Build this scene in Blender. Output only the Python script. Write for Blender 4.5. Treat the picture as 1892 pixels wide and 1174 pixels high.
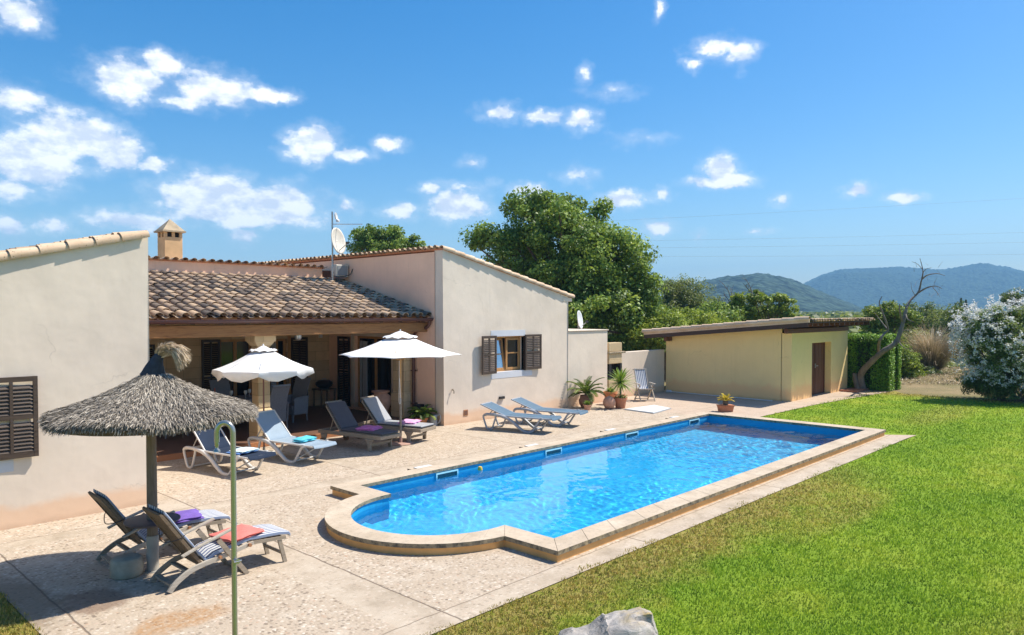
import bpy, math, random
import numpy as np
from mathutils import Vector, Matrix
from mathutils.geometry import tessellate_polygon

# ---------------------------------------------------------------- scene, camera, light
for o in list(bpy.data.objects): bpy.data.objects.remove(o)
scene = bpy.context.scene
col = scene.collection
rnd = random.Random(7)
nr = np.random.default_rng(11)
R = math.radians

# world x runs along the house and the pool, world y from the lawn towards the house
H = 3.0; FPX = 1357.0; HX = 946.0; HY = 578.0; TH = R(1.5)
FW = (.729, .6845); RT = (.6845, -.729)
ct, st = math.cos(TH), math.sin(TH); YP = HY + FPX*math.tan(TH)
cam = bpy.data.cameras.new('camera'); co = bpy.data.objects.new('camera', cam); col.objects.link(co)
cam.sensor_width = 36; cam.lens = FPX/1892*36
cam.shift_y = (YP-587)/1892
cam.clip_start = .1; cam.clip_end = 12000
fwd = Vector((FW[0]*ct, FW[1]*ct, -st)); rgt = Vector((RT[0], RT[1], 0)).normalized(); up = rgt.cross(fwd).normalized()
m = Matrix((rgt, up, -fwd)).transposed().to_4x4(); m.translation = (0, 0, H); co.matrix_world = m
scene.camera = co

SUN_EL, SUN_DIR = R(56), Vector((.894, -.447))
w = bpy.data.worlds.new('World'); scene.world = w; w.use_nodes = True

sl = bpy.data.lights.new('sun', 'SUN'); sl.energy = 5.0; sl.angle = R(.53); sl.color = (1, .935, .83)
so = bpy.data.objects.new('sun', sl); col.objects.link(so)
sd = Vector((SUN_DIR.x*math.cos(SUN_EL), SUN_DIR.y*math.cos(SUN_EL), math.sin(SUN_EL)))
so.rotation_euler = sd.to_track_quat('Z', 'Y').to_euler(); so.location = (20, -10, 40)
scene.view_settings.view_transform = 'Standard'; scene.view_settings.look = 'None'
scene.view_settings.exposure = 0.58; scene.view_settings.gamma = 1; scene.view_settings.use_curve_mapping = False
scene.render.engine = 'CYCLES'

def ray(x, y):
    a = (x-HX)/FPX; b = -(y-YP)/FPX; hf = ct+b*st
    return Vector((FW[0]*hf+RT[0]*a, FW[1]*hf+RT[1]*a, -st+b*ct))
def at(x, d, z=0.0):
    """ground position d metres ahead of the viewpoint in the direction of photo column x"""
    s = (x-HX)/FPX*d
    return Vector((d*FW[0]+s*RT[0], d*FW[1]+s*RT[1], z))

# ---------------------------------------------------------------- node helpers
class NT:
    def __init__(s, tree): s.t = tree; s.n = tree.nodes; s.l = tree.links
    def node(s, typ, **kw):
        n = s.n.new(typ)
        for k, v in kw.items(): setattr(n, k, v)
        return n
    def put(s, sock, v):
        if isinstance(v, bpy.types.NodeSocket): s.l.new(v, sock)
        elif v is not None:
            if isinstance(v, (tuple, list)) and len(v) == 3 and sock.type == 'RGBA': v = (*v, 1)
            sock.default_value = v
    def math(s, op, a, b=0.0, c=None, clamp=False):
        n = s.node('ShaderNodeMath', operation=op, use_clamp=clamp); s.put(n.inputs[0], a); s.put(n.inputs[1], b)
        if c is not None: s.put(n.inputs[2], c)
        return n.outputs[0]
    def vmath(s, op, a, b=None):
        n = s.node('ShaderNodeVectorMath', operation=op); s.put(n.inputs[0], a)
        if b is not None: s.put(n.inputs[1], b)
        return n.outputs['Value'] if op in ('LENGTH', 'DOT_PRODUCT', 'DISTANCE') else n.outputs[0]
    def obj(s): return s.node('ShaderNodeTexCoord').outputs['Object']
    def geo(s): return s.node('ShaderNodeNewGeometry').outputs['Position']
    def scale(s, v, xyz):
        n = s.node('ShaderNodeMapping'); s.put(n.inputs[0], v); n.inputs['Scale'].default_value = xyz; return n.outputs[0]
    def noise(s, v, sc, det=4, rough=.55, dist=0, out=0):
        n = s.node('ShaderNodeTexNoise'); s.put(n.inputs['Vector'], v); n.inputs['Scale'].default_value = sc
        n.inputs['Detail'].default_value = det; n.inputs['Roughness'].default_value = rough; n.inputs['Distortion'].default_value = dist
        return n.outputs[out]
    def vor(s, v, sc, feat='F1', out=0, rand=1):
        n = s.node('ShaderNodeTexVoronoi', feature=feat); s.put(n.inputs['Vector'], v); n.inputs['Scale'].default_value = sc
        n.inputs['Randomness'].default_value = rand
        return n.outputs[out]
    def mr(s, v, a, b, c=0.0, d=1.0, smooth=False):
        n = s.node('ShaderNodeMapRange'); n.interpolation_type = 'SMOOTHSTEP' if smooth else 'LINEAR'
        s.put(n.inputs[0], v)
        for i, x in enumerate((a, b, c, d)): s.put(n.inputs[1+i], x)
        return n.outputs[0]
    def mix(s, f, a, b, typ='MIX'):
        n = s.node('ShaderNodeMix', data_type='RGBA', blend_type=typ); s.put(n.inputs[0], f); s.put(n.inputs[6], a); s.put(n.inputs[7], b)
        return n.outputs[2]
    def ramp(s, f, stops):
        n = s.node('ShaderNodeValToRGB'); s.put(n.inputs[0], f); e = n.color_ramp.elements
        while len(e) < len(stops): e.new(.5)
        for k, (p, c) in enumerate(stops): e[k].position = p; e[k].color = (*c, 1)
        return n.outputs[0]
    def attr(s, name='lv'):
        n = s.node('ShaderNodeAttribute', attribute_name=name); return n.outputs['Fac']
    def bump(s, h, strength=.5, dist=.01, nrm=None):
        n = s.node('ShaderNodeBump'); n.inputs['Strength'].default_value = strength; n.inputs['Distance'].default_value = dist
        s.put(n.inputs['Height'], h)
        if nrm is not None: s.put(n.inputs['Normal'], nrm)
        return n.outputs[0]
    def sep(s, v):
        n = s.node('ShaderNodeSeparateXYZ'); s.put(n.inputs[0], v); return n.outputs
MATS = {}
def newmat(name):
    mt = bpy.data.materials.new(name); mt.use_nodes = True; t = NT(mt.node_tree)
    b = t.n['Principled BSDF']; return mt, t, b
def fin(mt, t, b, colr, rough=.7, nrm=None, spec=None, metal=None):
    t.put(b.inputs['Base Color'], colr); t.put(b.inputs['Roughness'], rough)
    if nrm is not None: t.put(b.inputs['Normal'], nrm)
    if spec is not None: b.inputs['Specular IOR Level'].default_value = spec
    if metal is not None: b.inputs['Metallic'].default_value = metal
    MATS[mt.name] = mt; return mt
def plain(name, c, rough=.6, var=.12, sc=6, bump=.15, bsc=60, metal=0, spec=.5, stretch=(1, 1, 1)):
    mt, t, b = newmat(name); o = t.scale(t.obj(), stretch)
    n = t.noise(o, sc, 5); d = tuple(x*(1-var) for x in c); l = tuple(min(1, x*(1+var)) for x in c)
    cc = t.ramp(n, [(.3, d), (.7, l)])
    nn = t.bump(t.noise(o, bsc, 3), bump, .003) if bump else None
    return fin(mt, t, b, cc, rough, nn, spec, metal)

# ---------------------------------------------------------------- world
def build_world():
    t = NT(w.node_tree); t.n.clear()
    sky = t.node('ShaderNodeTexSky', sky_type='NISHITA'); sky.sun_disc = False
    sky.sun_elevation = SUN_EL; sky.sun_rotation = math.atan2(SUN_DIR.x, SUN_DIR.y)
    sky.altitude = 0; sky.air_density = 1.0; sky.dust_density = .8; sky.ozone_density = 2.0
    hs = t.node('ShaderNodeHueSaturation'); hs.inputs['Saturation'].default_value = 1.50; hs.inputs['Value'].default_value = 1.12
    t.put(hs.inputs['Color'], sky.outputs[0])
    d = t.node('ShaderNodeTexCoord').outputs['Generated']
    # direction -> (azimuth from the main view axis, elevation)
    fx = t.vmath('DOT_PRODUCT', d, (FW[0], FW[1], 0)); rx = t.vmath('DOT_PRODUCT', d, (RT[0], RT[1], 0)); uz = t.vmath('DOT_PRODUCT', d, (0, 0, 1))
    az = t.math('ARCTAN2', rx, fx); el = t.math('ARCSINE', uz)
    c = t.node('ShaderNodeCombineXYZ'); t.put(c.inputs[0], az); t.put(c.inputs[1], el); p = c.outputs[0]
    wob = t.vmath('SUBTRACT', t.noise(p, 22, 5, .6, out=1), (.5, .5, .5))
    wob = t.vmath('MULTIPLY', wob, (.045, .024, 0))
    q = t.vmath('ADD', p, wob)
    wob2 = t.vmath('MULTIPLY', t.vmath('SUBTRACT', t.noise(p, 75, 4, .6, out=1), (.5, .5, .5)), (.014, .010, 0))
    q = t.vmath('ADD', q, wob2)
    CL = [(25, 22, 62, 34, .8), (30, 190, 62, 30, .75), (110, 205, 60, 16, .4), (135, 258, 105, 50, 1), (55, 300, 95, 55, 1), (205, 282, 62, 42, 1),
          (15, 345, 62, 26, .8), (290, 306, 34, 15, .8), (235, 150, 78, 42, .9), (300, 120, 50, 26, .8), (395, 165, 84, 36, .95), (490, 176, 58, 16, .85),
          (335, 185, 55, 16, .7), (20, 420, 46, 24, .7), (100, 415, 30, 18, .7), (385, 365, 100, 48, 1), (515, 378, 85, 40, 1), (250, 408, 90, 20, .8), (440, 400, 170, 22, .95),
          (578, 268, 56, 34, 1), (640, 286, 46, 13, .8), (722, 270, 27, 13, .65), (738, 392, 34, 17, .85), (845, 380, 60, 32, 1), (795, 348, 24, 11, .55), (860, 345, 40, 10, .35),
          (921, 206, 32, 17, .65), (1010, 220, 40, 15, .75), (1072, 220, 34, 21, .75), (985, 356, 40, 14, .8), (1320, 88, 42, 17, .6), (1285, 118, 22, 13, .6), (1368, 100, 28, 24, .6),
          (1080, 135, 12, 15, .4), (1328, 318, 34, 32, 1), (1330, 338, 64, 13, .95), (1145, 368, 50, 16, .9), (1222, 358, 18, 13, .65), (1215, 418, 36, 14, .9), (1588, 351, 33, 12, .85),
          (1672, 363, 40, 10, .8), (1437, 368, 20, 11, .6), (1062, 322, 28, 13, .45), (452, 436, 26, 18, .5), (1213, 12, 10, 20, .5), (1180, 258, 34, 9, .28), (1296, 434, 16, 8, .4),
          (1405, 428, 20, 6, .45), (1130, 170, 26, 9, .2), (872, 300, 18, 10, .4), (640, 380, 30, 13, .5)]
    acc = None; accy = None
    for (x, y, ra, rb, k) in CL:
        v = ray(x, y).normalized(); a = math.atan2(v.x*RT[0]+v.y*RT[1], v.x*FW[0]+v.y*FW[1]); e = math.asin(v.z)
        v2 = ray(x+ra, y).normalized(); a2 = math.atan2(v2.x*RT[0]+v2.y*RT[1], v2.x*FW[0]+v2.y*FW[1])
        v3 = ray(x, y-rb).normalized(); e3 = math.asin(v3.z)
        s_ = t.vmath('SUBTRACT', q, (a, e, 0)); s_ = t.vmath('MULTIPLY', s_, (1/abs(a2-a), 1/abs(e3-e), 0))
        L = t.vmath('LENGTH', s_)
        mk = t.math('MULTIPLY_ADD', L, -k, k*1.12)      # k*(1.12-L)
        acc = mk if acc is None else t.math('MAXIMUM', acc, mk)
    fr = t.noise(t.scale(p, (1, 1.6, 1)), 24, 8, .57)
    den = t.math('ADD', t.math('MAXIMUM', acc, -.95), t.math('ADD', t.math('MULTIPLY', t.math('SUBTRACT', fr, .5), 1.35), t.math('MULTIPLY', t.math('SUBTRACT', t.noise(t.scale(p, (1, 1.5, 1)), 90, 4, .6), .5), .30)))
    mask = t.math('MAXIMUM', t.mr(den, .0, .56, 0, 1, True), t.mr(den, -.40, .45, 0, .30, True))
    # cloud shading put into the colour: tops brighter, as if lit from above
    fr2 = t.noise(t.scale(t.vmath('ADD', p, (0, .011, 0)), (1, 1.6, 1)), 24, 5, .57)
    shade = t.mr(t.math('ADD', t.math('SUBTRACT', fr, fr2), t.math('MULTIPLY', t.math('SUBTRACT', t.noise(p, 30, 4, .5), .5), .35)), -.10, .09, 0, 1)
    ccol = t.mix(shade, (6.0, 6.5, 7.5), (9.4, 9.4, 9.4))
    thin = t.mr(mask, 0, .7, 0, 1)
    out = t.mix(t.math('MULTIPLY', mask, .95), hs.outputs[0], ccol)
    bg = t.node('ShaderNodeBackground'); t.put(bg.inputs[0], out); bg.inputs[1].default_value = .1
    o = t.node('ShaderNodeOutputWorld'); t.l.new(bg.outputs[0], o.inputs[0])
build_world()

# ---------------------------------------------------------------- mesh helpers
class MB:
    def __init__(s): s.v = []; s.f = []; s.a = []; s.lv = 0.5
    def add(s, vs, fs, lv=None):
        b = len(s.v); s.v += [tuple(v) for v in vs]; s.f += [tuple(i+b for i in f) for f in fs]
        s.a += [s.lv if lv is None else lv]*len(fs); return s
    def box(s, x0, x1, y0, y1, z0, z1, lv=None):
        return s.add([(x0, y0, z0), (x1, y0, z0), (x1, y1, z0), (x0, y1, z0), (x0, y0, z1), (x1, y0, z1), (x1, y1, z1), (x0, y1, z1)],
                     [(0, 3, 2, 1), (4, 5, 6, 7), (0, 1, 5, 4), (1, 2, 6, 5), (2, 3, 7, 6), (3, 0, 4, 7)], lv)
    def hexa(s, p, lv=None):    # 8 points, bottom ring then top ring
        return s.add(p, [(0, 3, 2, 1), (4, 5, 6, 7), (0, 1, 5, 4), (1, 2, 6, 5), (2, 3, 7, 6), (3, 0, 4, 7)], lv)
    def bar(s, p0, p1, wd, ht, upv=(0, 0, 1), lv=None):
        p0 = Vector(p0); p1 = Vector(p1); d = (p1-p0).normalized(); u = Vector(upv); sd_ = d.cross(u)
        if sd_.length < 1e-4: sd_ = d.cross(Vector((0, 1, 0)))
        sd_.normalize(); u = sd_.cross(d).normalized(); a = sd_*wd/2; b = u*ht/2
        return s.hexa([p0-a-b, p0+a-b, p1+a-b, p1-a-b, p0-a+b, p0+a+b, p1+a+b, p1-a+b], lv)
    def prism(s, poly, z0, z1, lv=None):
        n = len(poly); vs = [(x, y, z0) for x, y in poly]+[(x, y, z1) for x, y in poly]
        return s.add(vs, [tuple(range(n-1, -1, -1)), tuple(range(n, 2*n))]+[(i, (i+1) % n, n+(i+1) % n, n+i) for i in range(n)], lv)
    def extr(s, poly, axis, a0, a1, lv=None):   # polygon in the plane across axis ('x': (y,z), 'y': (x,z))
        n = len(poly)
        mk = (lambda p, a: (a, p[0], p[1])) if axis == 'x' else (lambda p, a: (p[0], a, p[1]))
        vs = [mk(p, a0) for p in poly]+[mk(p, a1) for p in poly]
        return s.add(vs, [tuple(range(n-1, -1, -1)), tuple(range(n, 2*n))]+[(i, (i+1) % n, n+(i+1) % n, n+i) for i in range(n)], lv)
    def tube(s, pts, r, n=8, caps=True, lv=None):
        pts = [Vector(p) for p in pts]; rs = r if isinstance(r, (list, tuple)) else [r]*len(pts)
        vs = []; fs = []; u = None
        for i, p in enumerate(pts):
            d = (pts[min(i+1, len(pts)-1)]-pts[max(i-1, 0)]).normalized()
            if u is None:
                u = d.cross(Vector((0, 0, 1)))
                if u.length < .05: u = d.cross(Vector((1, 0, 0)))
            u = (u-d*u.dot(d)).normalized(); v2 = d.cross(u)
            for k in range(n):
                a = 2*math.pi*k/n; vs.append(p+(u*math.cos(a)+v2*math.sin(a))*rs[i])
        for i in range(len(pts)-1):
            for k in range(n):
                k2 = (k+1) % n; fs.append((i*n+k, i*n+k2, (i+1)*n+k2, (i+1)*n+k))
        if caps: fs.append(tuple(range(n-1, -1, -1))); fs.append(tuple((len(pts)-1)*n+k for k in range(n)))
        return s.add(vs, fs, lv)
    def lathe(s, prof, c=(0, 0, 0), n=24, lv=None, rot=0):
        vs = []; fs = []
        for r_, z in prof:
            for k in range(n):
                a = 2*math.pi*k/n+rot; vs.append((c[0]+r_*math.cos(a), c[1]+r_*math.sin(a), c[2]+z))
        for i in range(len(prof)-1):
            for k in range(n):
                k2 = (k+1) % n; fs.append((i*n+k, i*n+k2, (i+1)*n+k2, (i+1)*n+k))
        fs.append(tuple(range(n-1, -1, -1))); fs.append(tuple((len(prof)-1)*n+k for k in range(n)))
        return s.add(vs, fs, lv)
    def poly(s, outer, holes=(), z=0, lv=None):
        polys = [[Vector((x, y, 0)) for x, y in outer]]+[[Vector((x, y, 0)) for x, y in h] for h in holes]
        tri = tessellate_polygon(polys); flat = [v for p in polys for v in p]
        fs = []
        for a, b, c in tri:
            A, B, C = flat[a], flat[b], flat[c]
            fs.append((a, b, c) if (B-A).cross(C-A).z > 0 else (a, c, b))
        return s.add([(v.x, v.y, z) for v in flat], fs, lv)
    def build(s, name, mat, parent=None, smooth=False, bevel=0, loc=None, seg=2):
        me = bpy.data.meshes.new(name); me.from_pydata(s.v, [], s.f); me.update()
        at_ = me.attributes.new('lv', 'FLOAT', 'FACE'); at_.data.foreach_set('value', s.a)
        o = bpy.data.objects.new(name, me); col.objects.link(o); me.materials.append(MATS[mat] if isinstance(mat, str) else mat)
        if smooth:
            me.polygons.foreach_set('use_smooth', [True]*len(me.polygons))
            me.set_sharp_from_angle(angle=R(50))
        if bevel:
            bv = o.modifiers.new('bevel', 'BEVEL'); bv.width = bevel; bv.segments = seg; bv.limit_method = 'ANGLE'; bv.angle_limit = R(35)
        if parent is not None: o.parent = parent
        if loc is not None: o.location = loc
        return o
def np_mesh(name, V, F, lv, mat, parent=None, k=4):
    me = bpy.data.meshes.new(name); nf = len(F)
    me.vertices.add(len(V)); me.vertices.foreach_set('co', np.asarray(V, np.float32).ravel())
    me.loops.add(nf*k); me.loops.foreach_set('vertex_index', np.asarray(F, np.int32).ravel())
    me.polygons.add(nf); me.polygons.foreach_set('loop_start', np.arange(0, nf*k, k, dtype=np.int32))
    try: me.polygons.foreach_set('loop_total', np.full(nf, k, np.int32))
    except Exception: pass
    me.update(calc_edges=True)
    at_ = me.attributes.new('lv', 'FLOAT', 'FACE'); at_.data.foreach_set('value', np.asarray(lv, np.float32))
    me.materials.append(MATS[mat]); o = bpy.data.objects.new(name, me); col.objects.link(o)
    if parent is not None: o.parent = parent
    return o
def tag(o, label=None, cat=None, group=None, kind=None):
    if label: o['label'] = label
    if cat: o['category'] = cat
    if group: o['group'] = group
    if kind: o['kind'] = kind
    return o
def thing(name, label, cat, loc=(0, 0, 0), rz=0, group=None):
    o = bpy.data.objects.new(name, None); col.objects.link(o); o.location = loc; o.rotation_euler = (0, 0, rz)
    o.empty_display_size = .2
    return tag(o, label, cat, group)
def copy_tree(o, parent=None):
    c = o.copy(); col.objects.link(c)
    if parent is not None: c.parent = parent
    for ch in [x for x in bpy.data.objects if x.parent == o]: copy_tree(ch, c)
    return c
# ---------------------------------------------------------------- materials
def plaster(name, c, stain, h=.55, mott=.10):
    mt, t, b = newmat(name); p = t.geo()
    n1 = t.noise(p, .8, 6, .6); n2 = t.noise(p, 3.5, 5, .6)
    d = tuple(x*(1-mott) for x in c); l = tuple(min(1, x*(1+mott*.5)) for x in c)
    cc = t.ramp(n1, [(.32, d), (.66, l)])
    cc = t.mix(t.mr(n2, .5, .75, 0, .25), cc, tuple(x*.86 for x in c))
    streak = t.noise(t.scale(p, (5, 5, .35)), 1.2, 4, .6)
    cc = t.mix(t.mr(streak, .52, .8, 0, .28), cc, tuple(x*y for x, y in zip(c, (.82, .8, .78))))
    ck = t.vor(t.vmath('ADD', p, t.vmath('MULTIPLY', t.noise(p, 2.5, 4, out=1), (.5, .5, .5))), .55, 'DISTANCE_TO_EDGE')
    cc = t.mix(t.math('MULTIPLY', t.mr(ck, .006, .0, 0, .35), t.mr(t.noise(p, .9, 2), .5, .6, 0, 1)), cc, tuple(x*.5 for x in c))
    drip = t.noise(t.scale(p, (14, 14, .5)), 1, 3, .6); cc = t.mix(t.math('MULTIPLY', t.mr(drip, .58, .78, 0, .3), t.mr(t.noise(p, .6, 3), .42, .62, 0, 1)), cc, tuple(x*.72 for x in c))
    z = t.sep(p)[2]
    edge = t.math('ADD', z, t.math('MULTIPLY', t.math('SUBTRACT', t.noise(p, 1.7, 6, .65), .5), h*1.1))
    cc = t.mix(t.mr(edge, h*1.08, h*.72, 0, .85), cc, stain)
    cc = t.mix(t.mr(t.math('ADD', z, t.math('MULTIPLY', t.math('SUBTRACT', t.noise(p, 4, 5), .5), .18)), .1, .0, 0, .5), cc, tuple(x*.7 for x in stain))
    bm = t.math('ADD', t.noise(p, 1.6, 3), t.math('MULTIPLY', t.noise(p, 90, 3), .05))
    return fin(mt, t, b, cc, .9, t.bump(bm, .4, .03), .25)
plaster('cream_plaster', (.79, .665, .54), (.78, .53, .35), .34, .12)
plaster('pink_plaster', (.92, .60, .43), (.60, .42, .27), .3)
plaster('garden_plaster', (.74, .62, .50), (.70, .48, .31), .25)
plaster('shed_plaster', (.97, .715, .335), (.94, .58, .27), .5, .05)
plaster('porch_stone_dummy', (.5, .4, .28), (.5, .4, .28), .1)

def sandstone(name, c, bx=.6, bz=.22):
    mt, t, b = newmat(name); p = t.geo(); s = t.sep(p)
    cb = t.node('ShaderNodeCombineXYZ'); t.put(cb.inputs[0], t.math('ADD', s[0], s[1])); t.put(cb.inputs[1], s[2])
    br = t.node('ShaderNodeTexBrick'); t.put(br.inputs['Vector'], cb.outputs[0])
    br.inputs['Scale'].default_value = 1; br.inputs['Brick Width'].default_value = bx; br.inputs['Row Height'].default_value = bz
    br.inputs['Mortar Size'].default_value = .006; br.inputs['Mortar Smooth'].default_value = .3
    br.inputs['Color1'].default_value = (*[x*.88 for x in c], 1); br.inputs['Color2'].default_value = (*[min(1, x*1.1) for x in c], 1)
    br.inputs['Mortar'].default_value = (*[x*.6 for x in c], 1)
    n = t.noise(p, 5, 6, .65); cc = t.mix(t.mr(n, .45, .75, 0, .45), br.outputs[0], tuple(x*.7 for x in c))
    h = t.math('SUBTRACT', t.noise(p, 30, 4), t.math('MULTIPLY', br.outputs['Fac'], .8))
    return fin(mt, t, b, cc, .92, t.bump(h, .5, .012), .2)
sandstone('porch_stone', (.62, .44, .26), .9, .3)
sandstone('pillar_stone', (.62, .47, .28), .6, .28)

# terracotta roof tiles, one shade per tile
def tile_mat(name, dark=.0):
    mt, t, b = newmat(name); p = t.geo(); a = t.attr()
    cc = t.ramp(a, [(0, (.10, .085, .075)), (.2, (.24, .18, .135)), (.45, (.38, .275, .19)), (.72, (.52, .37, .24)), (1, (.66, .50, .33))])
    n = t.noise(p, 9, 5, .65); cc = t.mix(t.mr(n, .5, .78, 0, .6), cc, (.19, .155, .125))
    n2 = t.noise(p, 24, 4, .7); cc = t.mix(t.mr(n2, .58, .75, 0, .5), cc, (.42, .36, .22))
    return fin(mt, t, b, cc, .9, t.bump(t.noise(p, 60, 4), .5, .006), .2)
tile_mat('roof_tile')
def verge_mat():
    mt, t, b = newmat('verge_tile'); p = t.geo()
    n = t.noise(p, 3, 5); cc = t.ramp(n, [(.3, (.58, .40, .26)), (.7, (.74, .56, .40))])
    v = t.vor(p, 26); sp = t.math('MULTIPLY', t.mr(v, .22, .12, 0, 1), t.mr(t.noise(p, 2.2, 3), .45, .55, 0, 1))
    cc = t.mix(sp, cc, (.10, .07, .05))
    return fin(mt, t, b, cc, .9, t.bump(t.noise(p, 60, 4), .3, .006), .2)
verge_mat()

def wood(name, c, d, rough=.6, sc=1.0, axis=0, cracks=.4):
    mt, t, b = newmat(name); s = [9*sc]*3; s[axis] = .9*sc; o = t.scale(t.obj(), s)
    n = t.noise(o, 3, 6, .65, .6); cc = t.ramp(n, [(.25, d), (.5, c), (.8, tuple(min(1, x*1.25) for x in c))])
    n2 = t.noise(o, 9, 3); cc = t.mix(t.mr(n2, .6, .8, 0, cracks), cc, tuple(x*.5 for x in d))
    return fin(mt, t, b, cc, rough, t.bump(n, .4, .004), .35)
wood('beam_wood', (.30, .145, .055), (.12, .05, .02), .7, 1.0, 0)
wood('dark_wood', (.045, .028, .02), (.02, .012, .01), .45, 1, 2, .2)
wood('shutter_wood', (.085, .058, .042), (.04, .027, .02), .55, 1, 0, .3)
wood('window_wood', (.46, .24, .09), (.28, .13, .045), .4, 1, 2, .1)
wood('teak_grey', (.33, .27, .20), (.19, .15, .11), .75, 1.3, 0)
wood('teak_dark', (.17, .12, .075), (.085, .06, .04), .7, 1.3, 0)
wood('teak_light', (.45, .40, .33), (.28, .24, .19), .75, 1.3, 0)
wood('umbrella_wood', (.55, .33, .15), (.35, .19, .08), .4, 2, 2, .1)
wood('door_wood', (.15, .06, .033), (.05, .02, .012), .55, 2.2, 2, .7)
wood('post_wood', (.19, .145, .105), (.10, .075, .052), .8, 1, 2)
wood('fascia_wood', (.07, .04, .03), (.03, .02, .015), .6, 1, 1)

plain('gutter_paint', (.09, .035, .03), .35, .1, 4, .05)
plain('white_paint', (.62, .63, .66), .7, .05, 3, .1)
plain('white_canvas', (.78, .78, .77), .85, .04, 4, .3, 250)
plain('white_plastic', (.68, .69, .70), .35, .05, 3, 0)
plain('resin_frame', (.60, .58, .55), .4, .06, 3, .05)
plain('resin_blue_grey', (.36, .38, .41), .4, .06, 3, .05)
plain('sling_navy', (.026, .038, .065), .9, .12, 3, .3, 400, spec=.1)
plain('sling_pale', (.27, .35, .43), .75, .08, 3, .5, 400)
plain('sling_blue', (.08, .145, .21), .75, .1, 3, .5, 400)
plain('cushion_charcoal', (.10, .095, .11), .9, .1, 5, .6, 200)
plain('cushion_grey', (.34, .35, .37), .9, .08, 5, .6, 200)
plain('cushion_edge', (.07, .07, .08), .9, .05, 5, .2)
plain('towel_pink', (.62, .19, .46), .95, .12, 14, .9, 180)
plain('towel_pale_pink', (.68, .36, .60), .95, .12, 14, .9, 180)
plain('towel_turquoise', (.10, .50, .62), .95, .1, 14, .9, 180)
plain('towel_white', (.55, .72, .78), .95, .1, 14, .9, 180)
plain('towel_green', (.36, .58, .30), .95, .1, 14, .9, 180)
plain('towel_blue', (.08, .18, .42), .95, .1, 14, .9, 180)
plain('towel_purple', (.17, .10, .40), .95, .15, 14, .9, 180)
plain('towel_coral', (.72, .19, .16), .95, .12, 14, .9, 180)
plain('terracotta', (.50, .20, .10), .85, .15, 6, .3, 40)
plain('terracotta_dark', (.20, .10, .065), .8, .2, 6, .3, 40)
plain('terracotta_pink', (.58, .31, .20), .85, .18, 7, .3, 40)
plain('terracotta_orange', (.62, .24, .10), .8, .1, 6, .3, 40)
plain('soil', (.06, .04, .03), .95, .3, 30, 1, 60)
plain('concrete', (.34, .32, .28), .95, .16, 5, .6, 30)
plain('drum_stone', (.36, .32, .24), .95, .2, 7, .7, 30)
plain('steel', (.42, .41, .38), .25, .05, 3, 0, metal=.72)
plain('zinc', (.45, .46, .47), .4, .08, 4, .1, metal=.8)
plain('black_metal', (.02, .02, .022), .45, .1, 4, .1)
plain('grey_plastic', (.30, .32, .34), .45, .08, 4, .1)
plain('wicker', (.20, .205, .22), .75, .2, 60, 1, 140)
plain('table_cloth', (.20, .20, .22), .9, .1, 6, .3, 80)
plain('dark_table', (.075, .055, .06), .6, .1, 5, .15)
plain('brown_metal', (.22, .10, .075), .6, .1, 5, .15)
plain('interior_dark', (.03, .028, .027), .9, .1, 3, 0)
plain('curtain', (.42, .42, .44), .9, .15, 8, .3, 20, stretch=(8, 8, .3))
plain('copper_vent', (.42, .2, .09), .6, .2, 30, .2)
plain('dish_paint', (.66, .61, .52), .5, .14, 4, .1)
plain('tap_metal', (.25, .2, .14), .4, .1, 5, 0, metal=.8)
plain('wire', (.3, .33, .36), .6, .05, 3, 0)
plain('skimmer_frame', (.45, .74, .78), .4, .04, 3, 0)
plain('skimmer_dark', (.02, .09, .11), .5, .1, 3, 0)
plain('buoy_yellow', (.7, .45, .06), .5, .1, 3, 0)
plain('purple_cord', (.25, .14, .38), .8, .1, 3, 0)
plain('raffia_wrap', (.045, .047, .06), .95, .25, 20, 1, 60)
plain('brown_flagstone', (.42, .26, .20), .9, .12, 8, .3, 60)
plain('white_board', (.60, .61, .60), .7, .08, 4, .2, 40)
plain('brick_red', (.42, .17, .10), .85, .15, 5, .3, 40)
plain('bottle_red', (.35, .06, .03), .3, .1, 5, 0)
plain('fireplace_black', (.012, .012, .012), .95, .1, 4, 0)

def glass_pane(name, c):
    mt, t, b = newmat(name)
    return fin(mt, t, b, c, .06, None, .5)
glass_pane('pane_dark', (.012, .014, .018)); glass_pane('clear_glass', (.5, .55, .55))

def stripes(name):
    mt, t, b = newmat(name); o = t.obj(); y = t.sep(o)[1]
    fr = t.math('FRACT', t.math('MULTIPLY_ADD', y, 1/.0643, .5)); a = t.math('ABSOLUTE', t.math('SUBTRACT', fr, .5))
    cc = t.mix(t.mr(a, .17, .20, 0, 1), (.045, .07, .20), (.66, .66, .62))
    fr2 = t.math('ABSOLUTE', t.math('SUBTRACT', fr, .5)); cc = t.mix(t.math('MULTIPLY', t.mr(fr2, .45, .47, 0, 1), 1), cc, (.25, .30, .42))
    return fin(mt, t, b, cc, .9, t.bump(t.noise(o, 120, 3), .5, .003), .2)
stripes('striped_canvas')

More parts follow.
